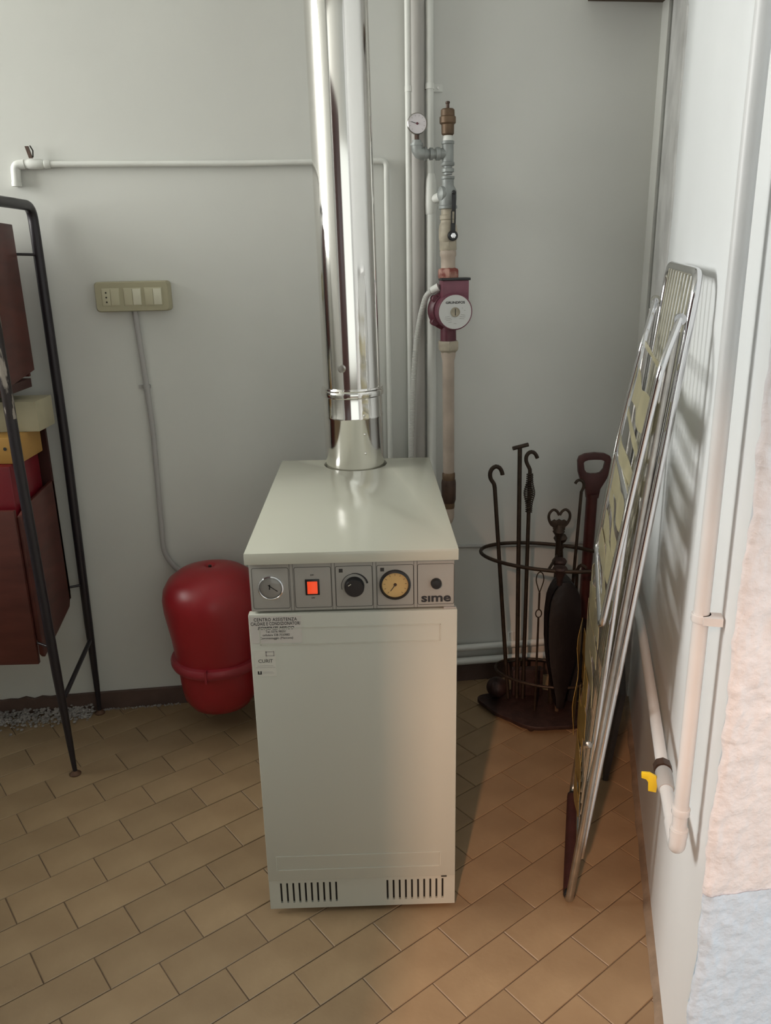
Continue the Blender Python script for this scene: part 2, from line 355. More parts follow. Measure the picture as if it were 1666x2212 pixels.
# skirting
bb = B(); seg = 90
top = []
for k in range(seg+1):
    t = k/seg; xx = -1.30+(2.205)*t; jag = (.012*noise.noise(V((xx*30, 1, 1)))+.006*noise.noise(V((xx*90, 1, 1))) if xx < -.93 else 0)
    top.append((xx, .060+jag))
vs = []; fs = []
for xx, zz in top:
    for off, z in ((0.0, -.002), (.010, -.002), (.010, zz-.002), (.008, zz), (0.0, zz)): q = bwp(xx, z, off); vs.append(q)
for k in range(seg):
    for i in range(4): fs.append((k*5+i, k*5+i+1, (k+1)*5+i+1, (k+1)*5+i))
fs += [(0, 1, 2, 3, 4), tuple(seg*5+i for i in (4, 3, 2, 1, 0))]
tag(B().add(vs, fs).mk('baseboard_back', 'base'), kind='structure')
q0, q1 = rwp(-.56, 0), rwp(1.04, 0)
vs = []; fs = []; n = 50
for k in range(n+1):
    y = -.55+1.55*k/n; wv = .011+.005*noise.noise(V((y*14, 0, 2)))
    for off, z in ((0, -.004), (wv+.004, -.002), (wv, .005), (.003, .010+.003*noise.noise(V((y*20, 4, 2)))), (0, .012)): vs.append(rwp(y, z, off))
for k in range(n):
    for i in range(4): fs.append((k*5+i, k*5+i+1, (k+1)*5+i+1, (k+1)*5+i))
tag(B().add(vs, fs).mk('baseboard_right', 'cement'), kind='structure')
# corner: boxed chase with a putty strip and ragged paint edge
f0 = bwp(.872, 0); cor = V((.913, 1.061, 0))
k1 = rwp(.985, 0, .012)
wallprism('trim_1', [(f0.x, f0.y+.002), (k1.x-.010, k1.y+.018), (k1.x+.03, k1.y+.03), (cor.x, cor.y)], 0, CEIL, 'wall')
vs = []; fs = []; n = 150
for k in range(n+1):
    z = CEIL*k/n
    jag = .75+.025*noise.noise(V((1, 5, z*5)))+.012*noise.noise(V((1, 5, z*30)))+(.03 if z > 1.95 else 0)-max(0, 1.3-z)*-.08
    a_ = rwp(1.0, z, .016); b_ = rwp(jag, z, .005+.002*noise.noise(V((3, 3, z*40)))); c_ = rwp(jag-.004, z, 0); d_ = rwp(1.0, z, 0)
    vs += [d_, a_, b_, c_]
for k in range(n):
    for i in range(3): fs.append((k*4+i, k*4+i+1, (k+1)*4+i+1, (k+1)*4+i))
tag(B().add(vs, fs).mk('trim_2', 'putty'), kind='structure')
# dark shelf up in the corner (its lower edge just enters the picture)
s_ = B()
pA, pB = bwp(.66, 2.032, 0), bwp(.885, 2.032, 0)
s_.prism([pA, pB, pB+NB*.16, pA+NB*.16], (0, 0, .03))
tag(s_.mk('corner_shelf', 'mould'), 'dark wooden shelf high in the corner above the tools', 'shelf')
# plaster crumbs under the broken skirting
rb = B()
for k in range(900):
    xx = random.uniform(-1.20, -.87) if random.random() < .86 else random.uniform(-.87, -.6); off = .010+abs(random.gauss(.0, .030)) if xx < -.87 else random.uniform(.010, .022)
    r = random.uniform(.002, .0065) if xx < -.87 else random.uniform(.001, .0035); q = bwp(xx, max(0, .030-off*.7)*random.random()*(xx < -.87)+r*.1, off)
    rb.lathe([(r*.2, 0), (r, r*.4), (r*.8, r), (r*.1, r*1.25)], q, (random.uniform(-.3, .3), random.uniform(-.3, .3), 1), 5)
tag(rb.mk('plaster_rubble', 'rubble'), 'pale crumbs of fallen plaster along the broken skirting', 'rubble', kind='stuff')

# ------------------------------------------------------------------ boiler
bo = thing('boiler', (0, .36, 0), 'cream enamelled floor standing boiler with grey control panel', 'boiler')
D_ = .717
body = B().box(-.196, .196, .012, D_, .012, .826).mk('casing', 'enamelf', bo, bev=.002)
for xx in (-.16, .16):
    for yy in (.05, .66): B().cyl((xx, yy, 0), (xx, yy, .014), .018, n=14).mk('foot', 'dark', bo)
# lid with a round cut-out for the flue
FC = V((0, .675, 0)); FR = .0845
lid = B(); x0, x1, y0, y1, z0, z1 = -.2035, .2035, -.012, D_+.006, .8285, .852
arc = []
dy = y1-FC.y; xa = math.sqrt(FR**2-dy**2); a0 = math.atan2(dy, -xa); a1 = math.atan2(dy, xa)
aa = [a0+(2*PI-(a0-a1))*k/28 for k in range(29)]
poly = [(x0, y0), (x1, y0), (x1, y1)]+[(FC.x+FR*math.cos(t), FC.y+FR*math.sin(t)) for t in reversed(aa)]+[(x0, y1)]
lid.prism([(x, y, z0) for x, y in poly], (0, 0, z1-z0))
lid.mk('lid', 'enamel', bo, bev=.0018)
B().lathe([(FR+.001, 0), (FR+.001, .012)], (0, .675, .822), n=32).mk('flue_opening', 'dark', bo)
# door
dr_ = B().box(-.2045, .2025, -.006, .014, .0905, .7235).mk('door', 'enamelf', bo, bev=.0022)
for (zA, zB) in ((.6585, .694), (.1185, .154)):   # pressed frames, shallow relief
    e1 = B(); xL, xR = -.184, .170; t = .0012; yf = -.0064
    for a_, b_, c_, d_ in ((xL, xR, zB-t, zB+t), (xL, xR, zA-t, zA+t), (xL-t, xL+t, zA, zB), (xR-t, xR+t, zA, zB)):
        e1.box(a_, b_, yf-.0006, yf+.002, c_, d_)
    e1.mk('pressed_groove', 'enamelf', dr_)
B().box(.176, .200, -.0035, .004, .7245, .7275).mk('door_catch', 'chrome', bo)
B().box(.172, .184, -.0068, -.005, .0885, .0905).mk('door_hinge', 'dark', bo)
# plinth with ventilation slots
pl_ = B(); zb, zt = .012, .0890; yf, yb = -.0015, .004
xs = []
for k in range(10): xs.append(-.1785+.01338*k)
for k in range(10): xs.append(.0545+.01345*k)
hw = .0021; z_lo, z_hi = .0270, .0800
edges = [-.2045]
for x in xs: edges += [x-hw, x+hw]
edges.append(.2025)
for i in range(0, len(edges), 2): pl_.box(edges[i], edges[i+1], yf, yb, z_lo, z_hi)
pl_.box(-.2045, .2025, yf, yb, zb, z_lo).box(-.2045, .2025, yf, yb, z_hi, zt)
pln = pl_.mk('plinth', 'enamelf', bo)
for x in xs: B().box(x-hw-.0004, x+hw+.0004, .0042, .0052, z_lo-.001, z_hi+.001).mk('vent_slot', 'dark', pln)
# control panel
cp = B().box(-.1975, .1965, 0.0, .014, .7275, .8280).mk('control_panel', 'panelg', bo, bev=.001)
YP = -.0004
cx = [-.1575, -.0762, .0030, .0825, .1610]; hwid = .0352
for i, x in enumerate(cx):
    g_ = B(); w0, w1, zl, zh = x-hwid, x+hwid, .7335, .8175; t = .0004; rr = .004
    ptsr = roundpath([(w0, YP, zl+.01), (w0, YP, zh), (w1, YP, zh), (w1, YP, zl), (w0, YP, zl), (w0, YP, zl+.0099)], rr, 4)
    g_.tube(ptsr, t, 4); g_.mk('printed_frame', 'line', cp)
for x in [(cx[i]+cx[i+1])/2 for i in range(4)]:
    B().box(x-.0035, x-.0029, -.0004, .0006, .7278, .8278).box(x+.0029, x+.0035, -.0004, .0006, .7278, .8278).mk('panel_groove', 'line', cp)
# pressure gauge (pale)
ga = B().lathe([(.0245, 0), (.0245, .004), (.0225, .0052), (.0215, .004)], (cx[0], 0, .7772), (0, -1, 0), 32, cap=False).mk('pressure_gauge', 'chrome', bo)
B().lathe([(.0225, 0), (.0225, .001)], (cx[0], -.0008, .7772), (0, -1, 0), 32).mk('dial', 'dialg', ga)
B().obox((cx[0]+.004, -.0026, .7765), (1, 0, -.75), (0, 1, 0), (.75, 0, 1), .022, .0006, .0016).obox((cx[0]-.002, -.0026, .779), (.1, 0, 1), (0, 1, 0), (1, 0, 0), .010, .0006, .002).mk('needle', 'ink', ga)
B().lathe([(.0222, 0), (.018, .002), (.010, .0032), (.0001, .0036)], (cx[0], -.0028, .7772), (0, -1, 0), 28, cap=False).mk('lens', 'glass', ga)
# switch
sw = B().box(cx[1]-.0150, cx[1]+.0125, -.0025, 0, .7600, .7925).mk('switch_surround', 'black', bo, bev=.0008)
B().prism([(cx[1]-.0108, -.0025, .7640), (cx[1]-.0108, -.0068, .7645), (cx[1]-.0108, -.0040, .7765), (cx[1]-.0108, -.0062, .7885), (cx[1]-.0108, -.0025, .7888)], (.0195, 0, 0)).mk('red_rocker', 'lamp', sw, bev=.0006)
text('switch_marking', 'OFF', 'line', cp, (cx[1]-.001, -.0005, .8008), .0042); text('switch_marking', 'ON', 'line', cp, (cx[1]-.001, -.0005, .7535), .0042)
# thermostat knob
kn = B().lathe([(.0195, 0), (.0190, .010), (.0170, .013), (.0001, .0135)], (cx[2]+.0005, -.0005, .7762), (0, -1, 0), 30).mk('thermostat_knob', 'black', bo)
B().obox((cx[2]-.0085, -.0142, .7835), (1, 0, -1.6), (0, 1, 0), (1.6, 0, 1), .0012, .0006, .0065).mk('pointer_line', 'rocker', kn)
arcp = [(cx[2]+.0005+.0255*math.cos(t), -.0006, .7765+.0255*math.sin(t)) for t in [R(a) for a in range(12, 101, 8)]]
B().tube(arcp, [.0007+.0014*(1-i/(len(arcp)-1)) for i in range(len(arcp))], 5).mk('heat_scale', 'ink', cp)
arcp = [(cx[2]+.0005+.0250*math.cos(t), -.0003, .7765+.0250*math.sin(t)) for t in [R(a) for a in range(100, 200, 8)]]
B().tube(arcp, .0006, 5).mk('dial_scale', 'line', cp)
for x in (cx[2], cx[3]): B().box(x-.0285, x-.0212, -.0007, .0002, .8048, .8120).mk('printed_symbol', 'line', cp)
# thermometer
th = B().lathe([(.0305, 0), (.0298, .006), (.0265, .008), (.0252, .004)], (cx[3]-.0005, -.0003, .7772), (0, -1, 0), 36, cap=False).mk('thermometer', 'black', bo)
B().lathe([(.0260, 0), (.0260, .001)], (cx[3]-.0005, -.002, .7772), (0, -1, 0), 32).mk('dial', 'dialy', th)
B().obox((cx[3]-.0045, -.0036, .7715), (.72, 0, 1), (0, 1, 0), (1, 0, -.72), .0165, .0006, .0012).mk('needle', 'ink', th)
B().lathe([(.0032, 0), (.0026, .0025)], (cx[3]-.0003, -.003, .7777), (0, -1, 0), 14).mk('needle_hub', 'darkbrass', th)
tk = B()
for a_ in range(-140, 141, 28):
    t = R(a_); c_ = V((cx[3]-.0005+.0208*math.sin(t), -.0032, .7772+.0208*math.cos(t))); tk.obox(c_, (math.cos(t), 0, -math.sin(t)), (0, 1, 0), (math.sin(t), 0, math.cos(t)), .0006, .0003, .0034)
tk.mk('tick_marks', 'ink', th)
B().lathe([(.0108, 0), (.0104, .006), (.0088, .009), (.0001, .0098)], (cx[4]+.0005, -.0003, .7775), (0, -1, 0), 24).mk('reset_cap', 'black', bo)
text('brand_lettering', 's\u0131me', 'ink', cp, (.1612, -.0006, .7468), .0250, sx=1.25, bold=.0007)
# stickers
s1 = B().box(-.2015, -.1020, -.0067, -.0062, .6622, .7200).mk('service_sticker', 'paper', dr_)
for s, z, h, kw in (('CENTRO ASSISTENZA', .7128, .0096, dict(sx=.80, sp=1.14, bold=.00012)), ('CALDAIE E CONDIZIONATORI', .7040, .0096, dict(sx=.68, sp=1.08, bold=.00012)), ('SOMENZI MIRCO', .6945, .0082, dict(sx=1.12, bold=.00025, shear=.25)),
                    ('Tel. 0376 98251', .6872, .0068, dict(sx=.9)), ('cellulare 338 7020882', .6800, .0066, dict(sx=.9)), ('Commessaggio (Mantova)', .6732, .0066, dict(sx=.95))):
    text('lettering', s, 'ink', s1, (-.1522, -.0069, z), h, depth=.00008, **kw)
s2 = B().box(-.1985, -.1560, -.0067, -.0062, .5900, .6480).mk('registration_sticker', 'paperc', dr_)
text('lettering', 'CURIT', 'ink', s2, (-.1765, -.0069, .6235), .0105, sx=.96, depth=.00008)
B().box(-.1755, -.1735, -.0069, -.0066, .6345, .6445).box(-.1600, -.1585, -.0069, -.0066, .6345, .6445).box(-.1755, -.1585, -.0069, -.0066, .6432, .6445).box(-.1755, -.1585, -.0069, -.0066, .6345, .6358).mk('boiler_pictogram', 'inkgrey', s2)
B().box(-.193, -.162, -.0069, -.0066, .6128, .6133).box(-.196, -.158, -.0069, -.0066, .6092, .6097).box(-.1835, -.164, -.0069, -.0066, .5995, .5999).box(-.1835, -.161, -.0069, -.0066, .5970, .5974).mk('fine_print', 'inkgrey', s2)
B().box(-.1935, -.1905, -.0069, -.0066, .5945, .6015).box(-.1885, -.1855, -.0069, -.0066, .5945, .6015).box(-.1905, -.1885, -.0069, -.0066, .5945, .5965).mk('emblem', 'ink', s2)

# ------------------------------------------------------------------ flue pipe
def fx(z): return -.0125*(z-.85)/1.07
fl = thing('flue_pipe', (0, .675, .852), 'polished stainless steel flue pipe rising from the boiler lid', 'flue pipe')
FA = V((fx(2.75), 0, 1.9)).normalized()
B().lathe([(.0745, 0), (.0745, CEIL-1.055)], (fx(1.055), .675, 1.055), (-.0117, 0, 1), 64).mk('upper_pipe', 'inox', fl)
B().lathe([(.0780, 0), (.0780, .145), (.0792, .148), (.0792, .152), (.0780, .155), (.0780, .205)], (0, .675, .835), (-.0117, 0, 1), 64).mk('lower_sleeve', 'inox', fl)
B().lathe([(.0780, 0), (.0815, .003), (.0822, .009), (.0815, .015), (.0800, .017), (.0812, .020), (.0800, .024), (.0745, .025)], (fx(1.04), .675, 1.037), (-.0117, 0, 1), 64).mk('clamp_collar', 'inox', fl)
sm = B(); aS = R(-22)
sm.obox((fx(1.9)+.0746*math.cos(aS), .675+.0746*math.sin(aS), 1.9), (-math.sin(aS), math.cos(aS), 0), (math.cos(aS), math.sin(aS), 0), (-.0117, 0, 1), .0022, .0012, 1.68)
sm.mk('seam', 'inox', fl)
for zz in (.895, .945, .995):
    t = R(-68); c_ = V((fx(zz)+.0780*math.cos(t), .675+.0780*math.sin(t), zz)); B().ball(c_, .0035, 10).mk('rivet', 'inox', fl)
t = R(-108); c_ = V((fx(1.115)+.0745*math.cos(t), .675+.0745*math.sin(t), 1.115)); B().lathe([(.0105, -.001), (.0105, .002), (.008, .0045), (.0001, .0052)], c_, (math.cos(t), math.sin(t), 0), 20).mk('inspection_plug', 'dullchrome', fl)

# ------------------------------------------------------------------ wall pipes
def clip(par, x, z, off, r, name='pipe_clip'):
    c_ = bwp(x, z, off)
    B().lathe([(r+.0022, -.007), (r+.0022, .007)], c_, (0, 0, 1), 18).mk(name, 'pipew', par)
    t_ = B().obox(c_+DB*(r+.014)-NB*(off-.0035), DB, NB, (0, 0, 1), .030, .004, .018).mk('clip_tab', 'pipew', par)
    B().cyl(c_+DB*(r+.016)-NB*(off-.005), c_+DB*(r+.016)-NB*(off-.0085), .0032, n=10).mk('screw', 'dullchrome', t_)
p1 = thing('wall_pipe', bwp(.168, 0, .013), 'thin white pipe on the wall, left of the grey pipe', 'pipe')
B().tube([bwp(.1695, CEIL, .022), bwp(.1665, 1.4, .022), bwp(.1655, .02, .022)], .0088, 16).mk('pipe', 'pipew', p1)
clip(p1, .1688, 1.812, .022, .0088)
p2 = thing('wall_pipe', bwp(.192, 0, .024), 'wide grey-beige pipe on the wall between two white pipes', 'pipe')
B().tube([bwp(.1935, CEIL, .0208), bwp(.191, 1.4, .0208), bwp(.190, .02, .0208)], .0203, 24).mk('pipe', 'pipeg', p2)
p3 = thing('wall_pipe', bwp(.228, 0, .016), 'white stepped pipe on the wall with a tee beside the pump', 'pipe')
B().tube([bwp(.2245, CEIL, .026), bwp(.2255, 1.56, .026)], .0108, 18).mk('upper_pipe', 'pipew', p3)
B().tube([bwp(.2285, 1.50, .028), bwp(.2295, .02, .028)], .0148, 20).mk('lower_pipe', 'pipew', p3)
B().lathe([(.0108, .075), (.0150, .060), (.0165, .040), (.0175, .010), (.0175, -.012), (.0158, -.030), (.0150, -.032)], bwp(.2275, 1.525, .028), (0, 0, 1), 20).mk('tee_fitting', 'pipew', p3)
B().tube([bwp(.2275, 1.530, .028), bwp(.245, 1.536, .045), bwp(.2655, 1.540, .10)], .0125, 14).mk('branch', 'pipew', p3)
clip(p3, .2248, 1.818, .026, .0108)
p4 = thing('heating_pipe', bwp(-.78, 1.62, .012), 'long thin white pipe running level across the wall behind the flue', 'pipe')
B().tube(roundpath([bwp(-.80, 1.632, .0125), bwp(-.3, 1.631, .0125), bwp(.1055, 1.636, .0125), bwp(.103, 1.2, .0125), bwp(.0995, .02, .0125)], .016, 5), .0078, 14).mk('pipe', 'pipew', p4)
v4 = B().lathe([(.0095, 0), (.0115, .006), (.0115, .014), (.0095, .016), (.0125, .022), (.0125, .055), (.0105, .060), (.0105, .070)], bwp(-.785, 1.632, .0125), -DB, 14).mk('stop_valve', 'pipew', p4)
B().tube(roundpath([bwp(-.850, 1.632, .0125), bwp(-.874, 1.630, .0125), bwp(-.877, 1.585, .0125)], .016, 5), .0120, 14).mk('elbow', 'pipew', p4)
B().lathe([(.0130, 0), (.0130, .010)], bwp(-.877, 1.578, .0125), (0, 0, 1), 14).mk('elbow_rim', 'pipew', p4)
vh = B().obox(bwp(-.832, 1.660, .022), (1, 0, 0), (0, 1, 0), (-.25, 0, 1), .009, .005, .030).mk('valve_handle', 'darkbrass', p4)
B().tube([bwp(-.824, 1.648, .020), bwp(-.822, 1.664, .020), bwp(-.828, 1.676, .020)], .0018, 8).mk('wire_loop', 'dark', vh)
p5 = thing('floor_level_pipe', bwp(.1, .07, .02), 'lower of two white pipes just above the skirting', 'pipe')
B().tube([bwp(.02, .0815, .022), bwp(.90, .0800, .022)], .0125, 14).mk('pipe', 'pipew', p5)
p6 = thing('floor_level_pipe', bwp(.1, .12, .02), 'upper of two white pipes just above the skirting', 'pipe')
B().tube([bwp(.02, .1290, .020), bwp(.90, .1300, .020)], .0115, 14).mk('pipe', 'pipew', p6)
B().obox(bwp(.500, .140, .005), DB, NB, (0, 0, 1), .016, .010, .055).mk('pipe_bracket', 'pipew', p6)
tag(B().tube([bwp(.02, .492, .005), bwp(.34, .485, .005), bwp(.60, .474, .005), bwp(.88, .470, .005)], .0048, 10).mk('thin_cable_conduit', 'grey'), 'thin grey conduit crossing the wall behind the fire irons', 'conduit')
# switch box and its conduit
cd = thing('switch_conduit', bwp(-.60, .45, .01), 'thin painted conduit dropping from the switch box to the red tank', 'conduit')
B().tube(roundpath([bwp(-.611, 1.262, .011), bwp(-.601, 1.04, .011), bwp(-.596, .90, .011), bwp(-.604, .520, .011), bwp(-.560, .455, .011), bwp(-.50, .43, .011)], .05, 6), .0078, 12).mk('pipe', 'grey', cd)
B().lathe([(.0105, -.006), (.0105, .006)], bwp(-.601, 1.037, .011), (0, 0, 1), 12).obox(bwp(-.608, 1.037, .003), DB, NB, (0, 0, 1), .034, .006, .009).mk('conduit_clip', 'grey', cd)
sb = thing('switch_box', bwp(-.608, 1.25, 0), 'yellowed ivory wall box with socket and two pale switches', 'switch')
def sbx(u, v, off): return bwp(-.608+u, 1.2905+v, off)
bxb = B(); rp = []
W2, H2 = .100, .0405
outl = roundpath([(-W2, -H2+.02), (-W2, H2), (W2, H2), (W2, -H2), (-W2, -H2), (-W2, -H2+.0199)], .010, 4) if False else None
def rrect(w, h, r, n=4):
    o_ = []
    for cx_, cy_, a0_ in ((w-r, h-r, 0), (-w+r, h-r, 90), (-w+r, -h+r, 180), (w-r, -h+r, 270)):
        for k in range(n+1): t = R(a0_+90*k/n); o_.append((cx_+r*math.cos(t), cy_+r*math.sin(t)))
    return o_
ol = rrect(W2, H2, .010)
vs = [sbx(u, v, .001) for u, v in ol]+[sbx(u, v, .028) for u, v in ol]+[sbx(u*.965, v*.93, .034) for u, v in ol]; n = len(ol)
bxb.add(vs, [tuple(range(n)), tuple(range(2*n, 3*n))]+[(k*n+i, k*n+(i+1) % n, (k+1)*n+(i+1) % n, (k+1)*n+i) for k in (0, 1) for i in range(n)])
bxb.mk('box', 'bakelite', sb)
for i, u0 in enumerate((-.0565, .002, .0575)):
    fr_ = B().obox(sbx(u0, -.001, .0345), DB, NB, (0, 0, 1), .0475, .002, .0485).mk('module_frame', 'bakelite2', sb, bev=.0006)
    B().obox(sbx(u0+(.0115), -.001, .0365), DB, NB, (0, 0, 1), .0215, .004, .043).mk('blank_cover' if i == 0 else 'rocker', 'bakelite2' if i == 0 else 'rocker', fr_, bev=.0008)
    lf = B().obox(sbx(u0-.0115, -.001, .0358), DB, NB, (0, 0, 1), .0215, .0025, .043).mk('socket' if i == 0 else 'blank_cover', 'bakelite2', fr_, bev=.0006)
    if i == 0:
        hl = B()
        for dz in (-.0125, 0, .0125): hl.lathe([(.0024, 0), (.0024, .0006)], sbx(u0-.0115, -.001+dz, .0370), NB, 10)
        bpy.data.objects.remove(lf) if False else None
        o__ = hl.mk('socket_holes', 'dark', fr_)
for u in (-.092, .092):
    for v in (-.0325, .0325): B().lathe([(.0026, 0), (.0024, .0012)], sbx(u, v, .0325), NB, 10).mk('screw', 'inkgrey', sb)

# ------------------------------------------------------------------ circulator line
def axp(z, off=.12): return bwp(.2655+(1.75-z)*.0075, z, off)
AX = 'vertical'
def stack(name, prof, m, par, n=20, hexa=False):
    bb_ = B(); zc = prof[0][1]; c_ = axp(zc)
    return bb_.lathe([(r, z-zc) for r, z in prof], c_, (-.0075, 0, 1), 6 if hexa else n, xdir=None).mk(name, m, par, smooth=20 if hexa else 38)
av = thing('air_vent', axp(1.675), 'brown brass automatic air vent topping the pump line', 'air vent')
stack('body', [(.0125, 1.684), (.0165, 1.688), (.0170, 1.710), (.0215, 1.714), (.0215, 1.728), (.0185, 1.731), (.0180, 1.745), (.0150, 1.748)], 'brass', av)
stack('stem', [(.0045, 1.746), (.0045, 1.760), (.0060, 1.761), (.0060, 1.765), (.0040, 1.766)], 'darkbrass', av, 10)
stack('nipple', [(.0120, 1.668), (.0135, 1.674), (.0120, 1.680), (.0110, 1.687)], 'pipew', av)
te_ = thing('tee_fitting', axp(1.58), 'grey galvanised tee joining the gauge arm to the pump line', 'pipe fitting')
stack('body', [(.0165, 1.610), (.0178, 1.612), (.0178, 1.618), (.0152, 1.620), (.0152, 1.662), (.0172, 1.664), (.0172, 1.670), (.0155, 1.671)], 'galv', te_)
c0 = axp(1.640)
B().lathe([(.0135, 0), (.0140, .020), (.0165, .022), (.0165, .032), (.0120, .033), (.0120, .040), (.0155, .041), (.0155, .049), (.0120, .050), (.0120, .056), (.0172, .057), (.0172, .064)], c0, -DB, 18).mk('side_arm', 'galv', te_)
ea = c0-DB*.062
el = [ea, ea-DB*.010, ea-DB*.016+V((0, 0, .003)), ea-DB*.020+V((0, 0, .009)), ea-DB*.021+V((0, 0, .022))]
B().tube(el, .0155, 16).mk('elbow', 'galv', te_)
eb = ea-DB*.021+V((0, 0, .020)); B().lathe([(.0168, 0), (.0168, .006), (.0130, .0065), (.0120, .013), (.0080, .014)], eb, (0, 0, 1), 18).mk('elbow_rim', 'galv', te_)
stack('nipple', [(.0115, 1.588), (.0115, 1.593), (.0165, 1.595), (.0165, 1.603), (.0115, 1.605), (.0115, 1.612)], 'galv', te_)
pg = thing('pressure_gauge', eb+V((0, 0, .014)), 'small round white pressure gauge on the elbow left of the pump line', 'gauge')
B().cyl(eb+V((0, 0, .012)), eb+V((0, 0, .030)), .0062, n=8).mk('socket', 'darkbrass', pg)
gc = eb+V((0, 0, .052))
B().lathe([(.0250, 0), (.0262, .004), (.0262, .012), (.0245, .014), (.0238, .012)], gc-NB*.004, NB, 32, cap=False).mk('case', 'dullchrome', pg)
B().lathe([(.0250, 0), (.0250, .001)], gc+NB*.0075, NB, 30).mk('dial', 'dialw', pg)
gq = gc+NB*.0092
B().obox(gq-DB*.006+V((0, 0, .0015)), DB*-1+V((0, 0, .28)), NB, (0, 0, 1), .021, .0006, .0012).mk('needle', 'ink', pg)
B().lathe([(.0032, 0), (.0022, .002)], gq, NB, 12).mk('needle_hub', 'pumpd', pg)
tk = B()
for a_ in range(-135, 136, 30):
    t = R(a_); dd = DB*math.sin(t)+V((0, 0, math.cos(t))); tk.obox(gq+dd*.019-NB*.0004, dd.cross(NB), NB, dd, .0007, .0003, .0035)
tk.mk('tick_marks', 'inkgrey', pg)
cv = thing('check_valve', axp(1.50), 'grey galvanised check valve above the black lever', 'valve')
stack('body', [(.0180, 1.584), (.0180, 1.578), (.0158, 1.576), (.0160, 1.562), (.0235, 1.548), (.0240, 1.530), (.0225, 1.512), (.0248, 1.510), (.0248, 1.503), (.0200, 1.502)][::-1], 'galv', cv)
B().lathe([(.0205, 0), (.0215, .008), (.019, .016), (.010, .021), (.0001, .023)], axp(1.540)-DB*.006, -DB+NB*.2, 20, cap=False).mk('hinge_dome', 'galv', cv)
bv = thing('ball_valve', axp(1.36), 'stained ball valve with long black lever above the pump', 'valve')
stack('union', [(.0185, 1.502), (.0185, 1.488), (.0220, 1.486), (.0220, 1.476), (.0195, 1.474), (.0205, 1.466)][::-1], 'tanfit', bv, hexa=False)
stack('body', [(.0205, 1.468), (.0235, 1.460), (.0255, 1.448), (.0255, 1.430), (.0235, 1.420), (.0225, 1.418)][::-1], 'tanfit', bv, 20)
stack('hex_end', [(.0232, 1.420), (.0235, 1.398), (.0205, 1.394)][::-1], 'tanfit', bv, 8, False)
stack('lower_nipple', [(.0205, 1.396), (.0225, 1.392), (.0225, 1.382), (.0200, 1.378), (.0195, 1.350), (.021, 1.345)][::-1], 'tan', bv)
lp = bwp(.2775, 1.433, .152)
B().lathe([(.0135, 0), (.0135, .010), (.0110, .012)], lp-NB*.006, NB, 20).mk('lever_boss', 'black', bv)
lv = B(); zt0 = V((.0040, 0, 1)).normalized()
lv.obox(lp+zt0*.020+NB*.003, DB, NB, zt0, .0125, .007, .024)
lv.obox(lp+zt0*.046+NB*.005-DB*.0048, DB, NB, zt0, .0032, .007, .032).obox(lp+zt0*.046+NB*.005+DB*.0048, DB, NB, zt0, .0032, .007, .032)
lv.obox(lp+zt0*.084+NB*.009, DB, NB, zt0, .0108, .008, .046); lv.ball(lp+zt0*.108+NB*.010, .0062, 12)
lv.mk('lever', 'black', bv, bev=.0008)
B().lathe([(.0072, 0), (.0072, .004), (.0040, .0045), (.0040, .007)], lp+NB*.006, NB, 6).mk('lever_nut', 'chrome', bv)
B().cyl(lp-NB*.03, lp-NB*.004, .008, n=14).mk('spindle', 'tanfit', bv)
# pump
pu = thing('circulator_pump', axp(1.13, .12), 'maroon circulator pump with round pale nameplate', 'pump')
stack('upper_union_nut', [(.0300, 1.322), (.0310, 1.326), (.0310, 1.342), (.0290, 1.347), (.0205, 1.350)], 'rustred', pu, 8, True)
PC = axp(1.236, .125)
B().lathe([(.040, -.045), (.052, -.040), (.056, -.020), (.056, .004), (.050, .008), (.046, .014)], PC, NB, 36).mk('volute', 'pumpd', pu)
MC = bwp(.279, 1.2345, .14)
ax2 = (bwp(.2832, 1.2342, .183)-bwp(.276, 1.236, .13)).normalized()
B().lathe([(.0480, 0), (.0490, .030), (.0500, .040), (.0492, .046), (.0478, .048)], bwp(.276, 1.236, .13), ax2, 40).mk('motor_housing', 'pump', pu)
DC = bwp(.276, 1.236, .13)+ax2*.0482
B().lathe([(.0455, 0), (.0455, .0012)], DC, ax2, 40).mk('nameplate', 'disc', pu)
dx = V((0, 0, 1)).cross(ax2)*-1; dx = ax2.cross(V((0, 0, 1))).normalized()*-1
dz = ax2.cross(dx).normalized()
if dx.x < 0: dx = -dx
if dz.z < 0: dz = -dz
text('brand_lettering', 'GRUNDFOS', 'ink', pu, DC+ax2*.0015+dz*.0250, .0088, dx, dz, sx=1.15, bold=.00025)
B().lathe([(.0130, 0), (.0130, .003), (.0112, .004), (.0105, .003)], DC+ax2*.001, ax2, 24).mk('vent_screw', 'tanfit', pu)
B().obox(DC+ax2*.0044, dx, ax2, dz, .0018, .0008, .018).mk('screw_slot', 'ink', pu)
fp = B()
for i, (u, v, w_) in enumerate(((-.022, -.012, .012), (-.020, -.017, .018), (-.017, -.021, .016), (.022, -.008, .012), (.021, -.013, .016), (.019, -.018, .014), (0, -.031, .008), (.027, .004, .004), (.020, .010, .003), (-.014, -.027, .010))):
    fp.obox(DC+ax2*.0015+dx*u+dz*v, dx+dz*.1*(1 if u < 0 else -1), ax2, dz, w_, .0003, .0008)
fp.mk('fine_print', 'inkgrey', pu)
for a_ in (140, 218, 322, 40):
    t = R(a_); q = PC+DB*.050*math.cos(t)+V((0, 0, .050*math.sin(t)))
    B().lathe([(.0105, -.02), (.0105, .010), (.0085, .012)], q, NB, 14).mk('flange_lug', 'pumpd', pu)
tb = B().obox(bwp(.283, 1.287, .140), DB, NB, (0, 0, 1), .074, .050, .062).mk('terminal_box', 'pump', pu, bev=.003)
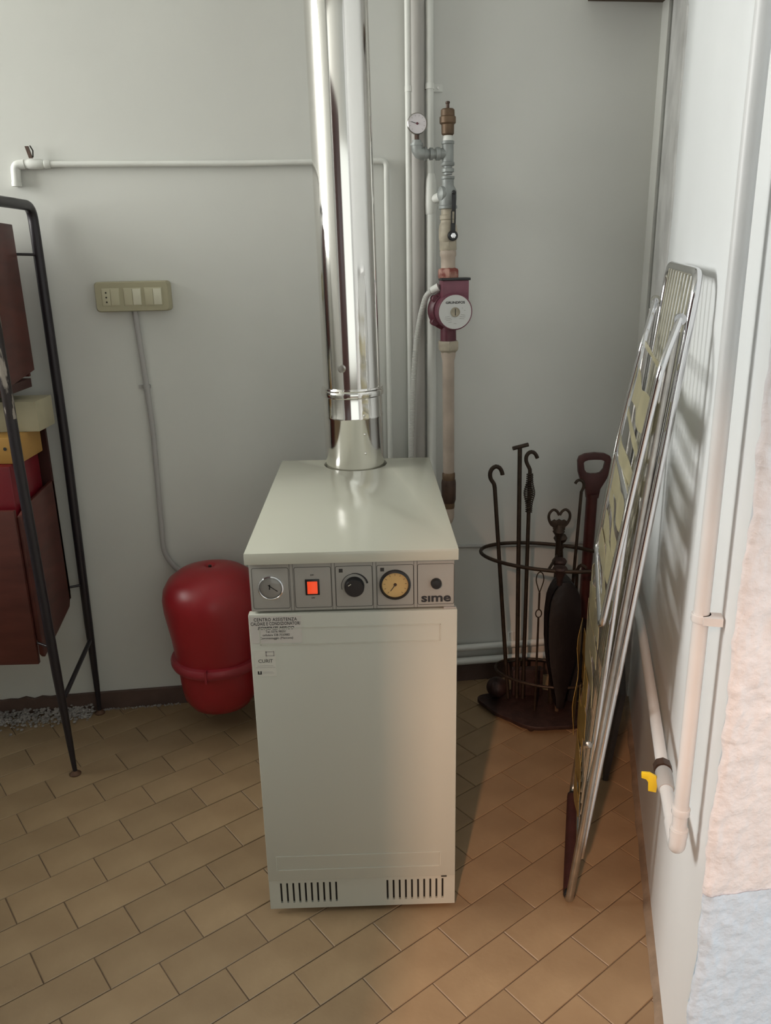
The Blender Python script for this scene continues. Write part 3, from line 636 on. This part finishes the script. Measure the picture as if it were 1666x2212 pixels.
B().obox(bwp(.284, 1.3205, .140), DB, NB, (0, 0, 1), .080, .056, .007).mk('box_lid', 'black', pu, bev=.0015)
B().cyl(bwp(.242, 1.300, .130), bwp(.222, 1.290, .120), .0115, .0100, n=16).mk('cable_gland', 'pipew', pu)
stack('outlet_neck', [(.0225, 1.150), (.0225, 1.165), (.0215, 1.205)], 'pumpd', pu); stack('inlet_neck', [(.0215, 1.28), (.0215, 1.323)], 'pumpd', pu)
stack('lower_union_nut', [(.0205, 1.118), (.0290, 1.126), (.0310, 1.131), (.0310, 1.148), (.0290, 1.152)], 'tanfit', pu, 8, True)
# corrugated conduit
pts = [bwp(.224, 1.291, .121), bwp(.2085, 1.275, .112), bwp(.198, 1.24, .095), bwp(.190, 1.20, .080), bwp(.180, 1.124, .065), bwp(.172, 1.005, .055), bwp(.166, .856, .05), bwp(.163, .70, .05), bwp(.162, .5, .05)]
def resample(pts, step):
    out = []; 
    for i in range(len(pts)-1):
        p0_, p1_, p2_, p3_ = pts[max(i-1, 0)], pts[i], pts[i+1], pts[min(i+2, len(pts)-1)]; m_ = max(2, int((p2_-p1_).length/step))
        for k in range(m_):
            t = k/m_; out.append(.5*((2*p1_)+(p2_-p0_)*t+(2*p0_-5*p1_+4*p2_-p3_)*t*t+(-p0_+3*p1_-3*p2_+p3_)*t**3))
    out.append(pts[-1]); return out
cp_ = resample(pts, .0021)
tag(B().tube(cp_, [.0088 if i % 2 else .0074 for i in range(len(cp_))], 10).mk('corrugated_conduit', 'flex', smooth=60), 'pale corrugated conduit drooping from the pump to behind the boiler', 'conduit')
# riser
ri = thing('riser_pipe', axp(.55), 'tan painted pipe rising behind the boiler to the pump', 'pipe')
stack('pipe', [(.0168, .74), (.0170, 1.095), (.0205, 1.110), (.0210, 1.122)], 'tan', ri)
stack('brass_ring', [(.0188, .742), (.0192, .750), (.0192, .762), (.0172, .766)], 'brass', ri)
stack('coupling', [(.0185, .672), (.0215, .682), (.0218, .735), (.0200, .744)], 'darkbrass', ri)
stack('lower_ring', [(.0170, .655), (.0180, .660), (.0180, .672)], 'brass', ri)
B().tube(roundpath([axp(.66), axp(.610), bwp(.10, .585, .12)], .045, 8), .0165, 16).mk('elbow', 'tan', ri)

# ------------------------------------------------------------------ red expansion tank
tc = V((-.436, .765, 0))
tk_ = thing('expansion_tank', (tc.x, tc.y, .07), 'red expansion tank hung on the wall left of the boiler', 'tank')
B().lathe([(.006, .0), (.060, .006), (.092, .022), (.108, .048), (.114, .085), (.120, .165)], (tc.x, tc.y, .072), (0, 0, 1), 56, cap=True).mk('lower_shell', 'red', tk_)
B().lathe([(.122, 0), (.130, .080), (.1435, .165), (.1450, .200), (.1400, .228), (.1240, .255), (.0950, .276), (.055, .290), (.020, .2945), (.014, .2925), (.010, .288), (.0001, .288)], (tc.x, tc.y, .240), (0, 0, 1), 56).mk('upper_shell', 'red', tk_)
B().lathe([(.120, 0), (.134, .003), (.1385, .012), (.1385, .022), (.134, .030), (.122, .034)], (tc.x, tc.y, .226), (0, 0, 1), 56).mk('clamp_ring', 'redd', tk_)
B().box(tc.x-.014, tc.x-.008, tc.y-.140, tc.y-.128, .222, .262).mk('ring_joint', 'redd', tk_)
B().lathe([(.0045, 0), (.0045, .006)], (tc.x, tc.y, .528), (0, 0, 1), 10).mk('valve', 'dark', tk_)
B().box(tc.x-.03, tc.x+.03, tc.y+.11, .9305, .225, .262).mk('wall_bracket', 'redd', tk_)

# ------------------------------------------------------------------ black steel rack with veneer bins (left)
ra = thing('metal_rack', (-1.1, .7, 0), 'black tubular metal rack holding two red-brown veneer bins', 'rack')
ZT = 1.54
def leg(xf, yf_, z1=1.50):
    return [V((xf, yf_, z)) for z in (0.008, .12, .30, z1)]
for sx_, xx, m1, m2 in ((1, -.838, 'worn', 'blackmetal'), (-1, -1.46, 'blackmetal', 'blackmetal')):
    yF, yB = .534, .857
    B().tube([(xx+.02, yF, .006), (xx+.018, yF, .10), (xx+.012, yF, .32), (xx, yF, .9), (xx-.0008, yF, 1.02)], [.0058, .0090, .0125, .0134, .0134], 16).mk('front_post', m2, ra)
    B().tube([(xx-.0008, yF, 1.02), (xx-.004, yF, ZT-.06)], .0134, 16).mk('front_post_top', m1, ra)
    B().tube([(xx-.012, yB, .006), (xx-.010, yB, .10), (xx-.008, yB, .32), (xx, yB, .9), (xx-.002, yB, ZT-.085)], [.0058, .0090, .0125, .0134, .0134], 16).mk('rear_post', m2, ra)
    B().tube(roundpath([(xx-.002, yB, ZT-.09), (xx-.003, yB, ZT-.012), (xx-.004, yF, ZT-.012), (xx-.004, yF, ZT-.065)], .07, 8), .0134, 16).mk('top_bend', m2, ra)
    B().tube([(xx+.010, yF+.008, .225), (xx-.008, yB-.008, .262)], .0068, 12).mk('brace', 'blackmetal', ra)
    B().lathe([(.0155, 0), (.0160, .003), (.010, .008), (.007, .012)], (xx+.02, yF, 0), (0, 0, 1), 18).mk('foot', 'rustfoot', ra)
    B().lathe([(.0155, 0), (.0160, .003), (.010, .008), (.007, .012)], (xx-.012, yB, 0), (0, 0, 1), 18).mk('foot', 'rustfoot', ra)
    for (yy, zz, x_) in ((yB-.004, 1.405, xx), (yB-.004, .447, xx-.008), (yF+.002, .395, xx+.01), (yF+.002, 1.30, xx)):
        B().cyl((x_, yy, zz), (x_-sx_*.05, yy-.03*(1 if yy > .7 else -1), zz+.002), .0038, n=10).mk('peg', 'blackmetal', ra)
XP = -.872
ub = B()
sidep = [(.795, 1.480), (.800, 1.105), (.700, 1.092), (.570, 1.075), (.560, 1.47), (.575, 1.485)]
B().prism([(XP, y, z) for y, z in sidep], (-.010, 0, 0)).mk('upper_bin_side', 'wood', ra, bev=.002)
B().prism([(-1.42, y, z) for y, z in sidep], (-.010, 0, 0)).mk('upper_bin_side', 'wood', ra, bev=.002)
B().box(-1.42, XP-.010, .57, .582, 1.085, 1.46).mk('upper_bin_front', 'wood', ra)
B().box(-1.42, XP-.010, .780, .792, 1.090, 1.475).mk('upper_bin_back', 'wood', ra)
B().box(-1.42, XP-.008, .60, .785, 1.062, 1.085).mk('upper_bin_floor', 'woodd', ra)
sp = [(.815, .790), (.822, .440), (.800, .400), (.700, .372), (.585, .345), (.572, .36), (.572, .755), (.64, .775)]
B().prism([(XP, y, z) for y, z in sp], (-.010, 0, 0)).mk('lower_bin_side', 'wood', ra, bev=.002)
B().prism([(-1.42, y, z) for y, z in sp], (-.010, 0, 0)).mk('lower_bin_side', 'wood', ra, bev=.002)
B().box(-1.42, XP-.010, .560, .574, .335, .775).mk('lower_bin_front', 'wood', ra, bev=.002)
B().box(-1.42, XP+.0, .806, .818, .42, .945).mk('lower_bin_back', 'woodd', ra)
B().box(-1.42, XP-.010, .575, .806, .40, .412).mk('lower_bin_floor', 'woodd', ra)
# contents: red box low, yellow on it, cream on top
B_ = B().box(-1.30, -.892, .600, .790, .413, .884).mk('storage_box', 'redbox', bev=.006); tag(B_, 'crimson plastic box standing in the lower veneer bin', 'box')
yb_ = thing('spotted_box', (-1.08, .69, .885), 'yellow box with dark round spots under the cream box', 'box')
B().box(-1.27, -.872, .622, .775, .8845, .955).mk('box', 'yellowbox', yb_, bev=.003)
for x_, z_, r_ in ((-.906, .925, .0045), (-.931, .930, .008), (-.96, .91, .006), (-.886, .945, .004), (-.882, .905, .003)):
    B().lathe([(r_, 0), (r_, .0006)], (x_, .6215, z_), (0, -1, 0), 14).mk('spot', 'ink', yb_)
cb = B().box(-1.33, -.838, .690, .802, .9555, 1.036).mk('cream_box', 'cream', bev=.002); tag(cb, 'flat cream box on top of the yellow spotted one', 'box')

# ------------------------------------------------------------------ fire tools and stand
def hook(c0, top, rad, side=1):
    # open hook curling at the top of a rod: in the x-z plane
    pts = []
    for a_ in range(200, -45, -15):
        t = R(a_); pts.append(V(c0)+V((side*rad*math.cos(t), 0, rad*math.sin(t))))
    return pts
st = thing('fire_iron_stand', (.54, .79, 0), 'cast iron fire tool stand with a large oval ring', 'stand')
ang = R(-22); ux = V((math.cos(ang), math.sin(ang), 0)); uy = V((-math.sin(ang), math.cos(ang), 0)); RC = V((.566, .812, .515))
B().tube([RC+ux*.205*math.cos(t)+uy*.112*math.sin(t) for t in [2*PI*k/48 for k in range(48)]], .0056, 10, closed=True).mk('oval_ring', 'iron', st)
RL = V((.566, .812, .125)); B().tube([RL+ux*.150*math.cos(t)+uy*.085*math.sin(t) for t in [2*PI*k/40 for k in range(40)]], .0045, 8, closed=True).mk('lower_ring', 'iron', st)
# wavy base
BC = V((.545, .775, 0)); pr = []
for k in range(72):
    t = 2*PI*k/72; wv = 1+.07*math.cos(4*t)+.03*math.cos(8*t)
    pr.append(BC+ux*.175*wv*math.cos(t)+uy*.105*wv*math.sin(t)+V((0, 0, .012)))
B().prism(pr, (0, 0, .014)).mk('base_plate', 'castiron', st, bev=.003)
B().prism([BC+(p-BC)*.72+V((0, 0, .004)) for p in pr], (0, 0, .010)).mk('base_step', 'castiron', st, bev=.002)
for dx_, dy_ in ((-.172, .0), (.172, .0), (0, -.100), (0, .100)):
    B().ball(BC+ux*dx_+uy*dy_+V((0, 0, .0125)), .0125, 12).mk('foot', 'castiron', st)
B().lathe([(.009, 0), (.009, .30), (.014, .31), (.014, .33), (.009, .34), (.0075, .56), (.013, .570), (.018, .578), (.013, .588), (.008, .600)], (.592, .80, .02), (0, 0, 1), 14).mk('column', 'iron', st)
# ring arms to the column
B().tube([RC+uy*.110+ux*.03, (.592, .80, .525), RC-uy*.110+ux*.02], .0045, 8).mk('cross_arm', 'iron', st)
HC = V((.592, .80, .640))
hr = []
for sgn in (-1, 1):
    pth = [HC+V((sgn*.006, 0, -.030)), HC+V((sgn*.022, 0, -.020)), HC+V((sgn*.031, 0, 0)), HC+V((sgn*.029, 0, .016)), HC+V((sgn*.018, 0, .026)), HC+V((sgn*.007, 0, .020)), HC+V((sgn*.001, 0, .009))]
    B().tube(resample(pth, .004), .0042, 8).mk('heart_scroll', 'iron', st)
B().prism([HC+V((x, -.004, z)) for x, z in ((-.024, -.010), (-.014, -.004), (-.008, -.008), (0, -.003), (.008, -.008), (.015, -.005), (.025, -.012), (.018, -.030), (.018, -.037), (.008, -.037), (.006, -.055), (-.006, -.055), (-.008, -.036), (-.018, -.034), (-.017, -.027))], (0, .008, 0)).mk('leaf_crest', 'iron', st, bev=.001)
B().ball((.428, .845, .060), .034, 20, .95).mk('round_boss', 'castiron', st)
B().box(.478, .575, .842, .872, .026, .118).mk('ash_guard', 'castiron', st, bev=.003)
# iron 1: hooked poker at the left
def rod(pts, r=.0062, n=10): return B().tube(pts, r, n)
k1_ = thing('fireplace_poker', (.455, .83, .028), 'plain hooked iron poker at the left end of the ring', 'poker')
b0, t0 = V((.462, .830, .028)), V((.4105, .870, .715))
rod([b0, t0]).mk('shaft', 'iron', k1_)
hc = V((.4155, .870, .757)); pts = [t0, t0+V((-.003, 0, .015)), V((.398, .870, .745)), V((.3955, .870, .762)), V((.401, .870, .776)), V((.4125, .870, .783)), V((.424, .870, .778)), V((.4305, .870, .766)), V((.4325, .870, .757))]
B().tube(resample(pts, .005), .0064, 10).mk('hook', 'iron', k1_)
k2_ = thing('fireplace_poker', (.49, .83, .028), 'tall straight iron with a T-shaped handle', 'poker')
rod([(.4900, .830, .028), (.4830, .875, .836)], .0066).mk('shaft', 'iron', k2_)
rod([(.4615, .872, .836), (.5085, .880, .845)], .0060).mk('crossbar', 'iron', k2_)
k3_ = thing('fireplace_poker', (.508, .83, .028), 'hooked iron poker with a wire coil grip', 'poker')
rod([(.508, .825, .028), (.514, .868, .760)], .0060).mk('shaft', 'iron', k3_)
pts = [V((.514, .868, .758)), V((.5135, .868, .772)), V((.507, .868, .785)), V((.5015, .868, .799)), V((.5025, .868, .814)), V((.511, .868, .824)), V((.522, .868, .824)), V((.530, .868, .816)), V((.5345, .868, .806))]
B().tube(resample(pts, .005), .0058, 10).mk('hook', 'iron', k3_)
co = []
for k in range(19*12):
    t = k/12; z = .640+.120*k/228; rr = .0090+.0075*math.exp(-((z-.700)/.024)**2); ctr = V((.508, .825, .028)).lerp(V((.514, .868, .760)), (z-.028)/.732)
    co.append(ctr+V((rr*math.cos(2*PI*t), rr*math.sin(2*PI*t), 0)))
B().tube(co, .0017, 6).mk('coil_grip', 'iron', k3_)
k4_ = thing('toasting_skewer', (.52, .725, .028), 'slim rusty skewer with two wire loops hung at the ring front', 'skewer')
T4 = V((.5235, .716, .505)); B4 = V((.5320, .752, .028))
def lp4(f): return B4.lerp(T4, f)
def loop(c_, rx, rz):
    return [c_+V((rx*math.cos(t), 0, rz*math.sin(t))) for t in [2*PI*k/20 for k in range(20)]]
pts = [lp4(.86), lp4(.90)+V((-.006, 0, 0)), lp4(.945)+V((-.011, 0, 0)), lp4(.985)+V((-.008, 0, 0)), lp4(1.0), lp4(.985)+V((.008, 0, 0)), lp4(.945)+V((.011, 0, 0)), lp4(.90)+V((.006, 0, 0)), lp4(.86)]
B().tube(resample(pts, .006), .0017, 8).mk('top_loop', 'iron', k4_)
B().tube([lp4(.86), lp4(.745)], .0030, 8).mk('upper_shaft', 'iron', k4_)
B().tube(loop(lp4(.715), .0088, .0125), .0018, 8, closed=True).mk('middle_loop', 'iron', k4_)
B().tube([lp4(.688), lp4(.0)], [.0030, .0042], 8).mk('lower_shaft', 'iron', k4_)
# bellows hanging in the ring: two boards, pleated leather between
be = thing('hearth_bellows', (.60, .735, .05), 'dark leather bellows hanging upright inside the ring', 'bellows')
def outline(z):
    # half-width of the pear outline against height
    pts_ = [(.055, .010), (.09, .014), (.14, .024), (.20, .036), (.28, .045), (.36, .0475), (.42, .043), (.455, .030), (.475, .012)]
    for (za, wa), (zb_, wb) in zip(pts_, pts_[1:]):
        if za <= z <= zb_: return wa+(wb-wa)*(z-za)/(zb_-za)
    return .01
zs = [.055+.42*k/28 for k in range(29)]
def board(yoff):
    L_ = [V((.600-outline(z), yoff+(.475-z)*.03, z)) for z in zs]; R_ = [V((.600+outline(z), yoff+(.475-z)*.03, z)) for z in reversed(zs)]
    return L_+R_
B().prism(board(.700), (0, .009, 0)).mk('front_board', 'leather', be, bev=.0015)
B().prism(board(.762), (0, .009, 0)).mk('rear_board', 'leather', be, bev=.0015)
plv = []; plf = []; nz = len(zs); layers = 9
for k in range(layers):
    y = .709+.053*k/(layers-1); sc = .93 if k % 2 else 1.04
    poly = [(-outline(z)*sc, z) for z in zs]+[(outline(z)*sc, z) for z in reversed(zs)]
    plv += [V((.600+x, y+(.475-z)*.03, z)) for x, z in poly]
m_ = 2*nz
for k in range(layers-1):
    for i in range(m_): plf.append((k*m_+i, k*m_+(i+1) % m_, (k+1)*m_+(i+1) % m_, (k+1)*m_+i))
B().add(plv, plf).mk('pleated_leather', 'leather', be, smooth=20)
B().lathe([(.010, 0), (.0075, .03), (.006, .055)], (.600, .748, .082), (0, 0, -1), 12).mk('nozzle', 'brass', be)
for y in (.704, .766): B().lathe([(.008, 0), (.010, .02), (.018, .040), (.022, .050), (.018, .056), (.006, .058)], (.590-(.766-y)*.2, y, .468), (0, 0, 1), 16).mk('rosette_handle', 'castiron', be)
# brush and shovel
br = thing('hearth_brush', (.664, .812, .03), 'black bristled hearth brush beside the bellows', 'brush')
B().lathe([(.020, 0), (.024, .05), (.0255, .12), (.022, .22), (.012, .28), (.006, .30)], (.664, .812, .030), (-.02, 0, 1), 20).mk('bristles', 'bristle', br)
B().tube(resample([V((.658, .812, .32)), V((.655, .805, .44)), V((.654, .80, .475)), V((.664, .795, .492)), V((.678, .792, .482))], .01), .0052, 8).mk('handle', 'iron', br)
sh = thing('hearth_shovel', (.57, .86, .03), 'iron ash shovel standing behind the bellows', 'shovel')
shv = []; shf = []
for i in range(9):
    for j in range(9):
        u = (i/8-.5)*.085*(1-.12*(j/8)); z = .030+.20*j/8; shv.append(V((.640+u, .835-.016*(1-(2*(i/8-.5))**2)+.03*(j/8), z)))
for i in range(8):
    for j in range(8): shf.append((i*9+j, (i+1)*9+j, (i+1)*9+j+1, i*9+j+1))
bb = B().add(shv, shf); n0 = len(bb.v); bb.add([v+V((0, .002, 0)) for v in shv], [tuple(reversed(f)) for f in shf]); bb.mk('blade', 'castiron', sh)
rod([(.640, .864, .225), (.610, .84, .56)], .0052).mk('shaft', 'iron', sh)
B().lathe([(.006, 0), (.016, .008), (.021, .018), (.016, .028), (.006, .034)], (.609, .84, .545), (-.05, 0, 1), 14).mk('knob', 'iron', sh)
k5_ = thing('fireplace_poker', (.62, .86, .03), 'thin iron rod with a small curl leaning against the spade', 'poker')
rod([(.628, .800, .028), (.672, .87, .700)], .0048).mk('shaft', 'iron', k5_)
B().tube(resample([V((.672, .87, .698)), V((.678, .87, .714)), V((.676, .87, .728)), V((.666, .87, .735)), V((.657, .87, .732)), V((.652, .87, .724))], .004), .0046, 8).mk('curl', 'iron', k5_)
# red D-handled spade
sd = thing('garden_spade', (.73, .90, 0), 'dark red spade with a D grip standing behind the drying rack', 'spade')
SC = V((.716, .930, .775))
def sq(x, z): return V((SC.x+x*1.14+.006, SC.y, SC.z+z))
outer = [(-.045, .005), (-.041, .018), (-.026, .026), (0, .029), (.026, .026), (.041, .018), (.045, .005), (.042, -.030), (.036, -.052), (.020, -.085), (.016, -.115), (-.016, -.115), (-.020, -.085), (-.036, -.052), (-.042, -.030)]
inner = [(-.029, -.002), (-.027, .003), (-.017, .007), (0, .008), (.017, .007), (.027, .003), (.029, -.002), (.026, -.022), (.018, -.034), (.008, -.037), (.004, -.037), (-.004, -.037), (-.008, -.037), (-.018, -.034), (-.026, -.022)]
n = len(outer); vs = [sq(*p)+V((0, -.010, 0)) for p in outer]+[sq(*p)+V((0, -.010, 0)) for p in inner]+[sq(*p)+V((0, .010, 0)) for p in outer]+[sq(*p)+V((0, .010, 0)) for p in inner]
fs = []
for i in range(n):
    j = (i+1) % n; fs += [(i, j, n+j, n+i), (2*n+i, 3*n+i, 3*n+j, 2*n+j), (i, 2*n+i, 2*n+j, j), (n+i, n+j, 3*n+j, 3*n+i)]
B().add(vs, fs).mk('grip', 'maroon', sd, bev=.0025)
B().tube([sq(0, -.10), V((.722, .945, .33)), V((.724, .947, .25))], [.0175, .0165, .016], 14).mk('shaft', 'maroon', sd)
bl = B(); bp_ = [(-.085, 0.255), (.085, .255), (.088, .10), (.060, .03), (0, .004), (-.060, .03), (-.088, .10)]
bl.prism([V((.735+x*.95, .952+x*.09, z)) for x, z in bp_], (0, .004, 0)); bl.mk('blade', 'castiron', sd)

# ------------------------------------------------------------------ folding chrome drying rack leaning on the right wall
dk = thing('drying_rack', (.51, .18, 0), 'folded chrome drying rack with yellowed plastic slats leaning on the wall', 'drying rack')
F1, F2 = V((.458, -.013, 0)), V((.563, .378, 0)); T1, T2 = V((.589, -.073, 1.345)), V((.713, .406, 1.353))
NRW = NR
def rp_(s, h, d=0.0):
    # s: 0 near .. 1 far, h: 0 bottom .. 1 top, d: distance away from the wall side
    a_ = F1.lerp(T1, h); b_ = F2.lerp(T2, h); return a_.lerp(b_, s)+NRW*d
rt_ = .0082
# outer wired wing
pw = roundpath([rp_(0.02, .10), rp_(0, .5), rp_(0, 1.0), rp_(1, 1.0), rp_(1, .5), rp_(.98, .10)], .05, 7)
B().tube(pw, rt_, 12).mk('wing_frame', 'chrome', dk)
B().tube([rp_(.02, .105), rp_(.98, .105)], .0055, 10).mk('crossbar', 'dullchrome', dk)
B().tube([rp_(.0, .55, .0), rp_(1., .55, .0)], .004, 8).mk('crossbar', 'dullchrome', dk)
for k in range(9):
    s = .12+.80*k/8
    B().tube([rp_(s, .995, .002), rp_(s, .55, .006), rp_(s, .11, .002)], .0024, 8).mk('wire', 'wire', dk)
# leg frame, down to the floor with a sleeved foot bar
G1, G2 = F1+NRW*.004+V((0, 0, .010)), F2+NRW*.004+V((0, 0, .010))
L1 = rp_(0.0, .93, .020); L2 = rp_(1.0, .93, .020)
lgp = roundpath([L1, G1, G2, L2], .03, 7)
B().tube(lgp, .0088, 12).mk('leg_frame', 'dullchrome', dk)
B().tube([G1.lerp(G2, .08)+V((0, 0, .0005)), G1.lerp(G2, .92)+V((0, 0, .0035))], .0135, 14).mk('foot_sleeve', 'sleeve', dk)
for f in (.06, .93): B().ball(G1.lerp(G2, f)+V((0, 0, .0035)), .0135, 12).mk('sleeve_cap', 'black', dk)
# second wing: bent arms and U end
a1_, a2_ = V((.512, -.100, 1.300)), V((.640, .360, 1.300))
w1, w2 = V((.522, -.119, 1.200)), V((.634, .305, 1.203))
h1_, h2_ = rp_(.0, .945, .016), rp_(1.0, .945, .016)
e1_, e2_ = V((.470, -.060, .700)), V((.580, .370, .700))
wm1, wm2 = V((.504, -.085, 1.0)), V((.606, .335, 1.0))
pw2 = roundpath([h1_, w1, wm1, e1_, e2_, wm2, w2, h2_], .03, 6)
B().tube(pw2, .0066, 12).mk('bent_wing_frame', 'chrome', dk)
# third frame: lower wing
u1, u2 = V((.505, -.060, .945)), V((.610, .36, .945)); d1, d2 = V((.470, -.010, .14)), V((.562, .345, .14))
B().tube(roundpath([d1, u1, u2, d2], .035, 6), .0066, 12).mk('lower_wing_frame', 'chrome', dk)
B().tube([d1, d2], .0058, 10).mk('crossbar', 'chrome', dk)
for s in (0, 1):
    q = rp_(s, .32, .034); B().lathe([(.0085, 0), (.0085, .003), (.005, .006), (.0001, .007)], q+V((0, -.012 if s == 0 else .006, 0)), (0, -1, 0), 14).mk('pivot_bolt', 'dullchrome', dk)
    q = (h1_, h2_)[s]; B().lathe([(.010, -.006), (.010, .006)], q, DR, 14).mk('hinge', 'chrome', dk)
# plastic slats running near-far on the bent wing
def wingp(s, z):
    if z > 1.0: a_ = wm1.lerp(w1, (z-1.0)/.2); b_ = wm2.lerp(w2, (z-1.0)/.2)
    elif z > .70: a_ = e1_.lerp(wm1, (z-.7)/.3); b_ = e2_.lerp(wm2, (z-.7)/.3)
    else: a_ = d1.lerp(e1_, (z-.14)/.56)+NRW*.010; b_ = d2.lerp(e2_, (z-.14)/.56)+NRW*.016
    return a_.lerp(b_, s)
rows = [(1.192, .010, 0, 'strap'), (1.105, .060, .0, 'strap'), (1.035, .018, .03, 'strap'), (.975, .040, .0, 'strap'), (.905, .055, -.02, 'strap'), (.845, .030, .02, 'strap'), (.790, .050, -.02, 'strap'), (.735, .040, .02, 'strap'),
        (.675, .060, .01, 'strap'), (.610, .048, -.03, 'strap'), (.545, .060, .02, 'strap'), (.475, .060, -.02, 'strapy'), (.405, .070, .02, 'strapy'), (.325, .075, -.02, 'strapy'), (.245, .070, .03, 'strapy'), (.180, .05, 0, 'strapy')]
for zc, hh, tilt, m_ in rows:
    rw_ = []; nn = 11; ph = random.uniform(0, 6)
    for k in range(nn):
        s = .03+.94*k/(nn-1); z = zc+tilt*(s-.5)*.8-.010*math.sin(PI*s)*(1 if hh > .02 else .2)
        if zc < .45: z += .0
        out = NRW*(-.005+.004*math.sin(s*7+ph)*(1 if hh > .02 else .1))
        hv = hh*(.5+.10*math.sin(s*9+ph))
        s_ = s if not (zc < .5) else .25+.75*s
        rw_.append((wingp(s_, z-hv)+out, wingp(s_, z+hv)+out*.8))
    B().ribbon(rw_, .0012).mk('slat', m_, dk)
# torn yellow strip hanging at the far lower side
rw_ = []
for k in range(12):
    z = .52-.026*k; q = wingp(1.0, max(z, .15)); q.z = z; j = .012*noise.noise(V((k*.9, 1, 1)))
    rw_.append((q+DR*(.004+j)+NRW*.004, q-DR*(.060+j)+NRW*(.010+.004*math.sin(k))))
B().ribbon(rw_, .0012).mk('torn_strip', 'strapy', dk)

# ------------------------------------------------------------------ gas pipe on the right wall
gp = thing('gas_pipe', rwp(-.40, .45, .03), 'warm white gas pipe coming down the right wall and turning back low', 'pipe')
vt = [rwp(-.385, CEIL, .030), rwp(-.395, 1.48, .030), rwp(-.4155, .505, .030)]
B().tube([vt[0], vt[1], vt[2]], .0112, 18).mk('vertical_pipe', 'pipewarm', gp)
B().tube(roundpath([vt[2]+V((0, 0, .03)), vt[2]+V((0, 0, -.012)), rwp(-.350, .492, .030)], .022, 7), .0128, 16).mk('bottom_elbow', 'pipewarm', gp)
B().lathe([(.0138, -.006), (.0138, .006)], vt[2]+V((0, 0, .022)), (0, 0, 1), 18).mk('elbow_rim', 'pipewarm', gp)
B().tube([rwp(-.365, .492, .030), rwp(-.245, .486, .030)], .0112, 18).mk('low_pipe', 'pipewarm', gp)
B().lathe([(.0128, 0), (.0145, .008), (.0150, .050), (.0128, .055)], rwp(-.262, .487, .030), DR, 16).mk('valve_body', 'grey', gp)
B().lathe([(.0165, 0), (.0165, .018), (.0130, .019)], rwp(-.205, .485, .030), DR, 8).mk('valve_nut', 'darkbrass', gp)
lv = B(); q = rwp(-.225, .475, .052)
HX = V((.92, -.38, 0)).normalized()*-1
lv.prism([q+HX*a_+V((0, 0, b_)) for a_, b_ in ((-.010, -.014), (.004, -.014), (.005, .004), (.009, .009), (.017, .010), (.018, .021), (.004, .023), (-.008, .018), (-.011, .004))], V((-.38, -.92, 0)).normalized()*.006)
lv.cyl(rwp(-.225, .483, .030), q+V((0, 0, .004)), .005, n=10)
lv.mk('valve_lever', 'yellow', gp, bev=.001)
B().tube(roundpath([rwp(-.190, .485, .030), rwp(.02, .492, .030), rwp(.300, .495, .030), rwp(.40, .490, .030), rwp(.62, .47, .03), rwp(.9, .46, .03)], .03, 5), .0112, 16).mk('rear_pipe', 'pipewarm', gp)
for z in (.885, .565):
    q = rwp(-.395-(1.48-z)*.0210, z, .030); B().lathe([(.0132, -.006), (.0140, -.004), (.0132, 0), (.0140, .004), (.0132, .006)], q, (0, 0, 1), 18).mk('pipe_collar', 'pipewarm', gp)
    if z > .8: B().obox(q-NR*.014-DR*.006, DR, NR, (0, 0, 1), .022, .026, .012).mk('wall_clip', 'pipewarm', gp)
# dark slate panel stored between rack and wall
q0 = V((.655, .43, 0)); q1 = V((.735, .70, 0))
sl = B().prism([q0, q1, q1+V((.028, -.008, .27)), q0+V((.028, -.008, .27))], V((.014, -.004, 0)))
tag(sl.mk('slate_slab', 'slate', bev=.002), 'dark slate slab leaning on the wall behind the drying rack', 'slab')
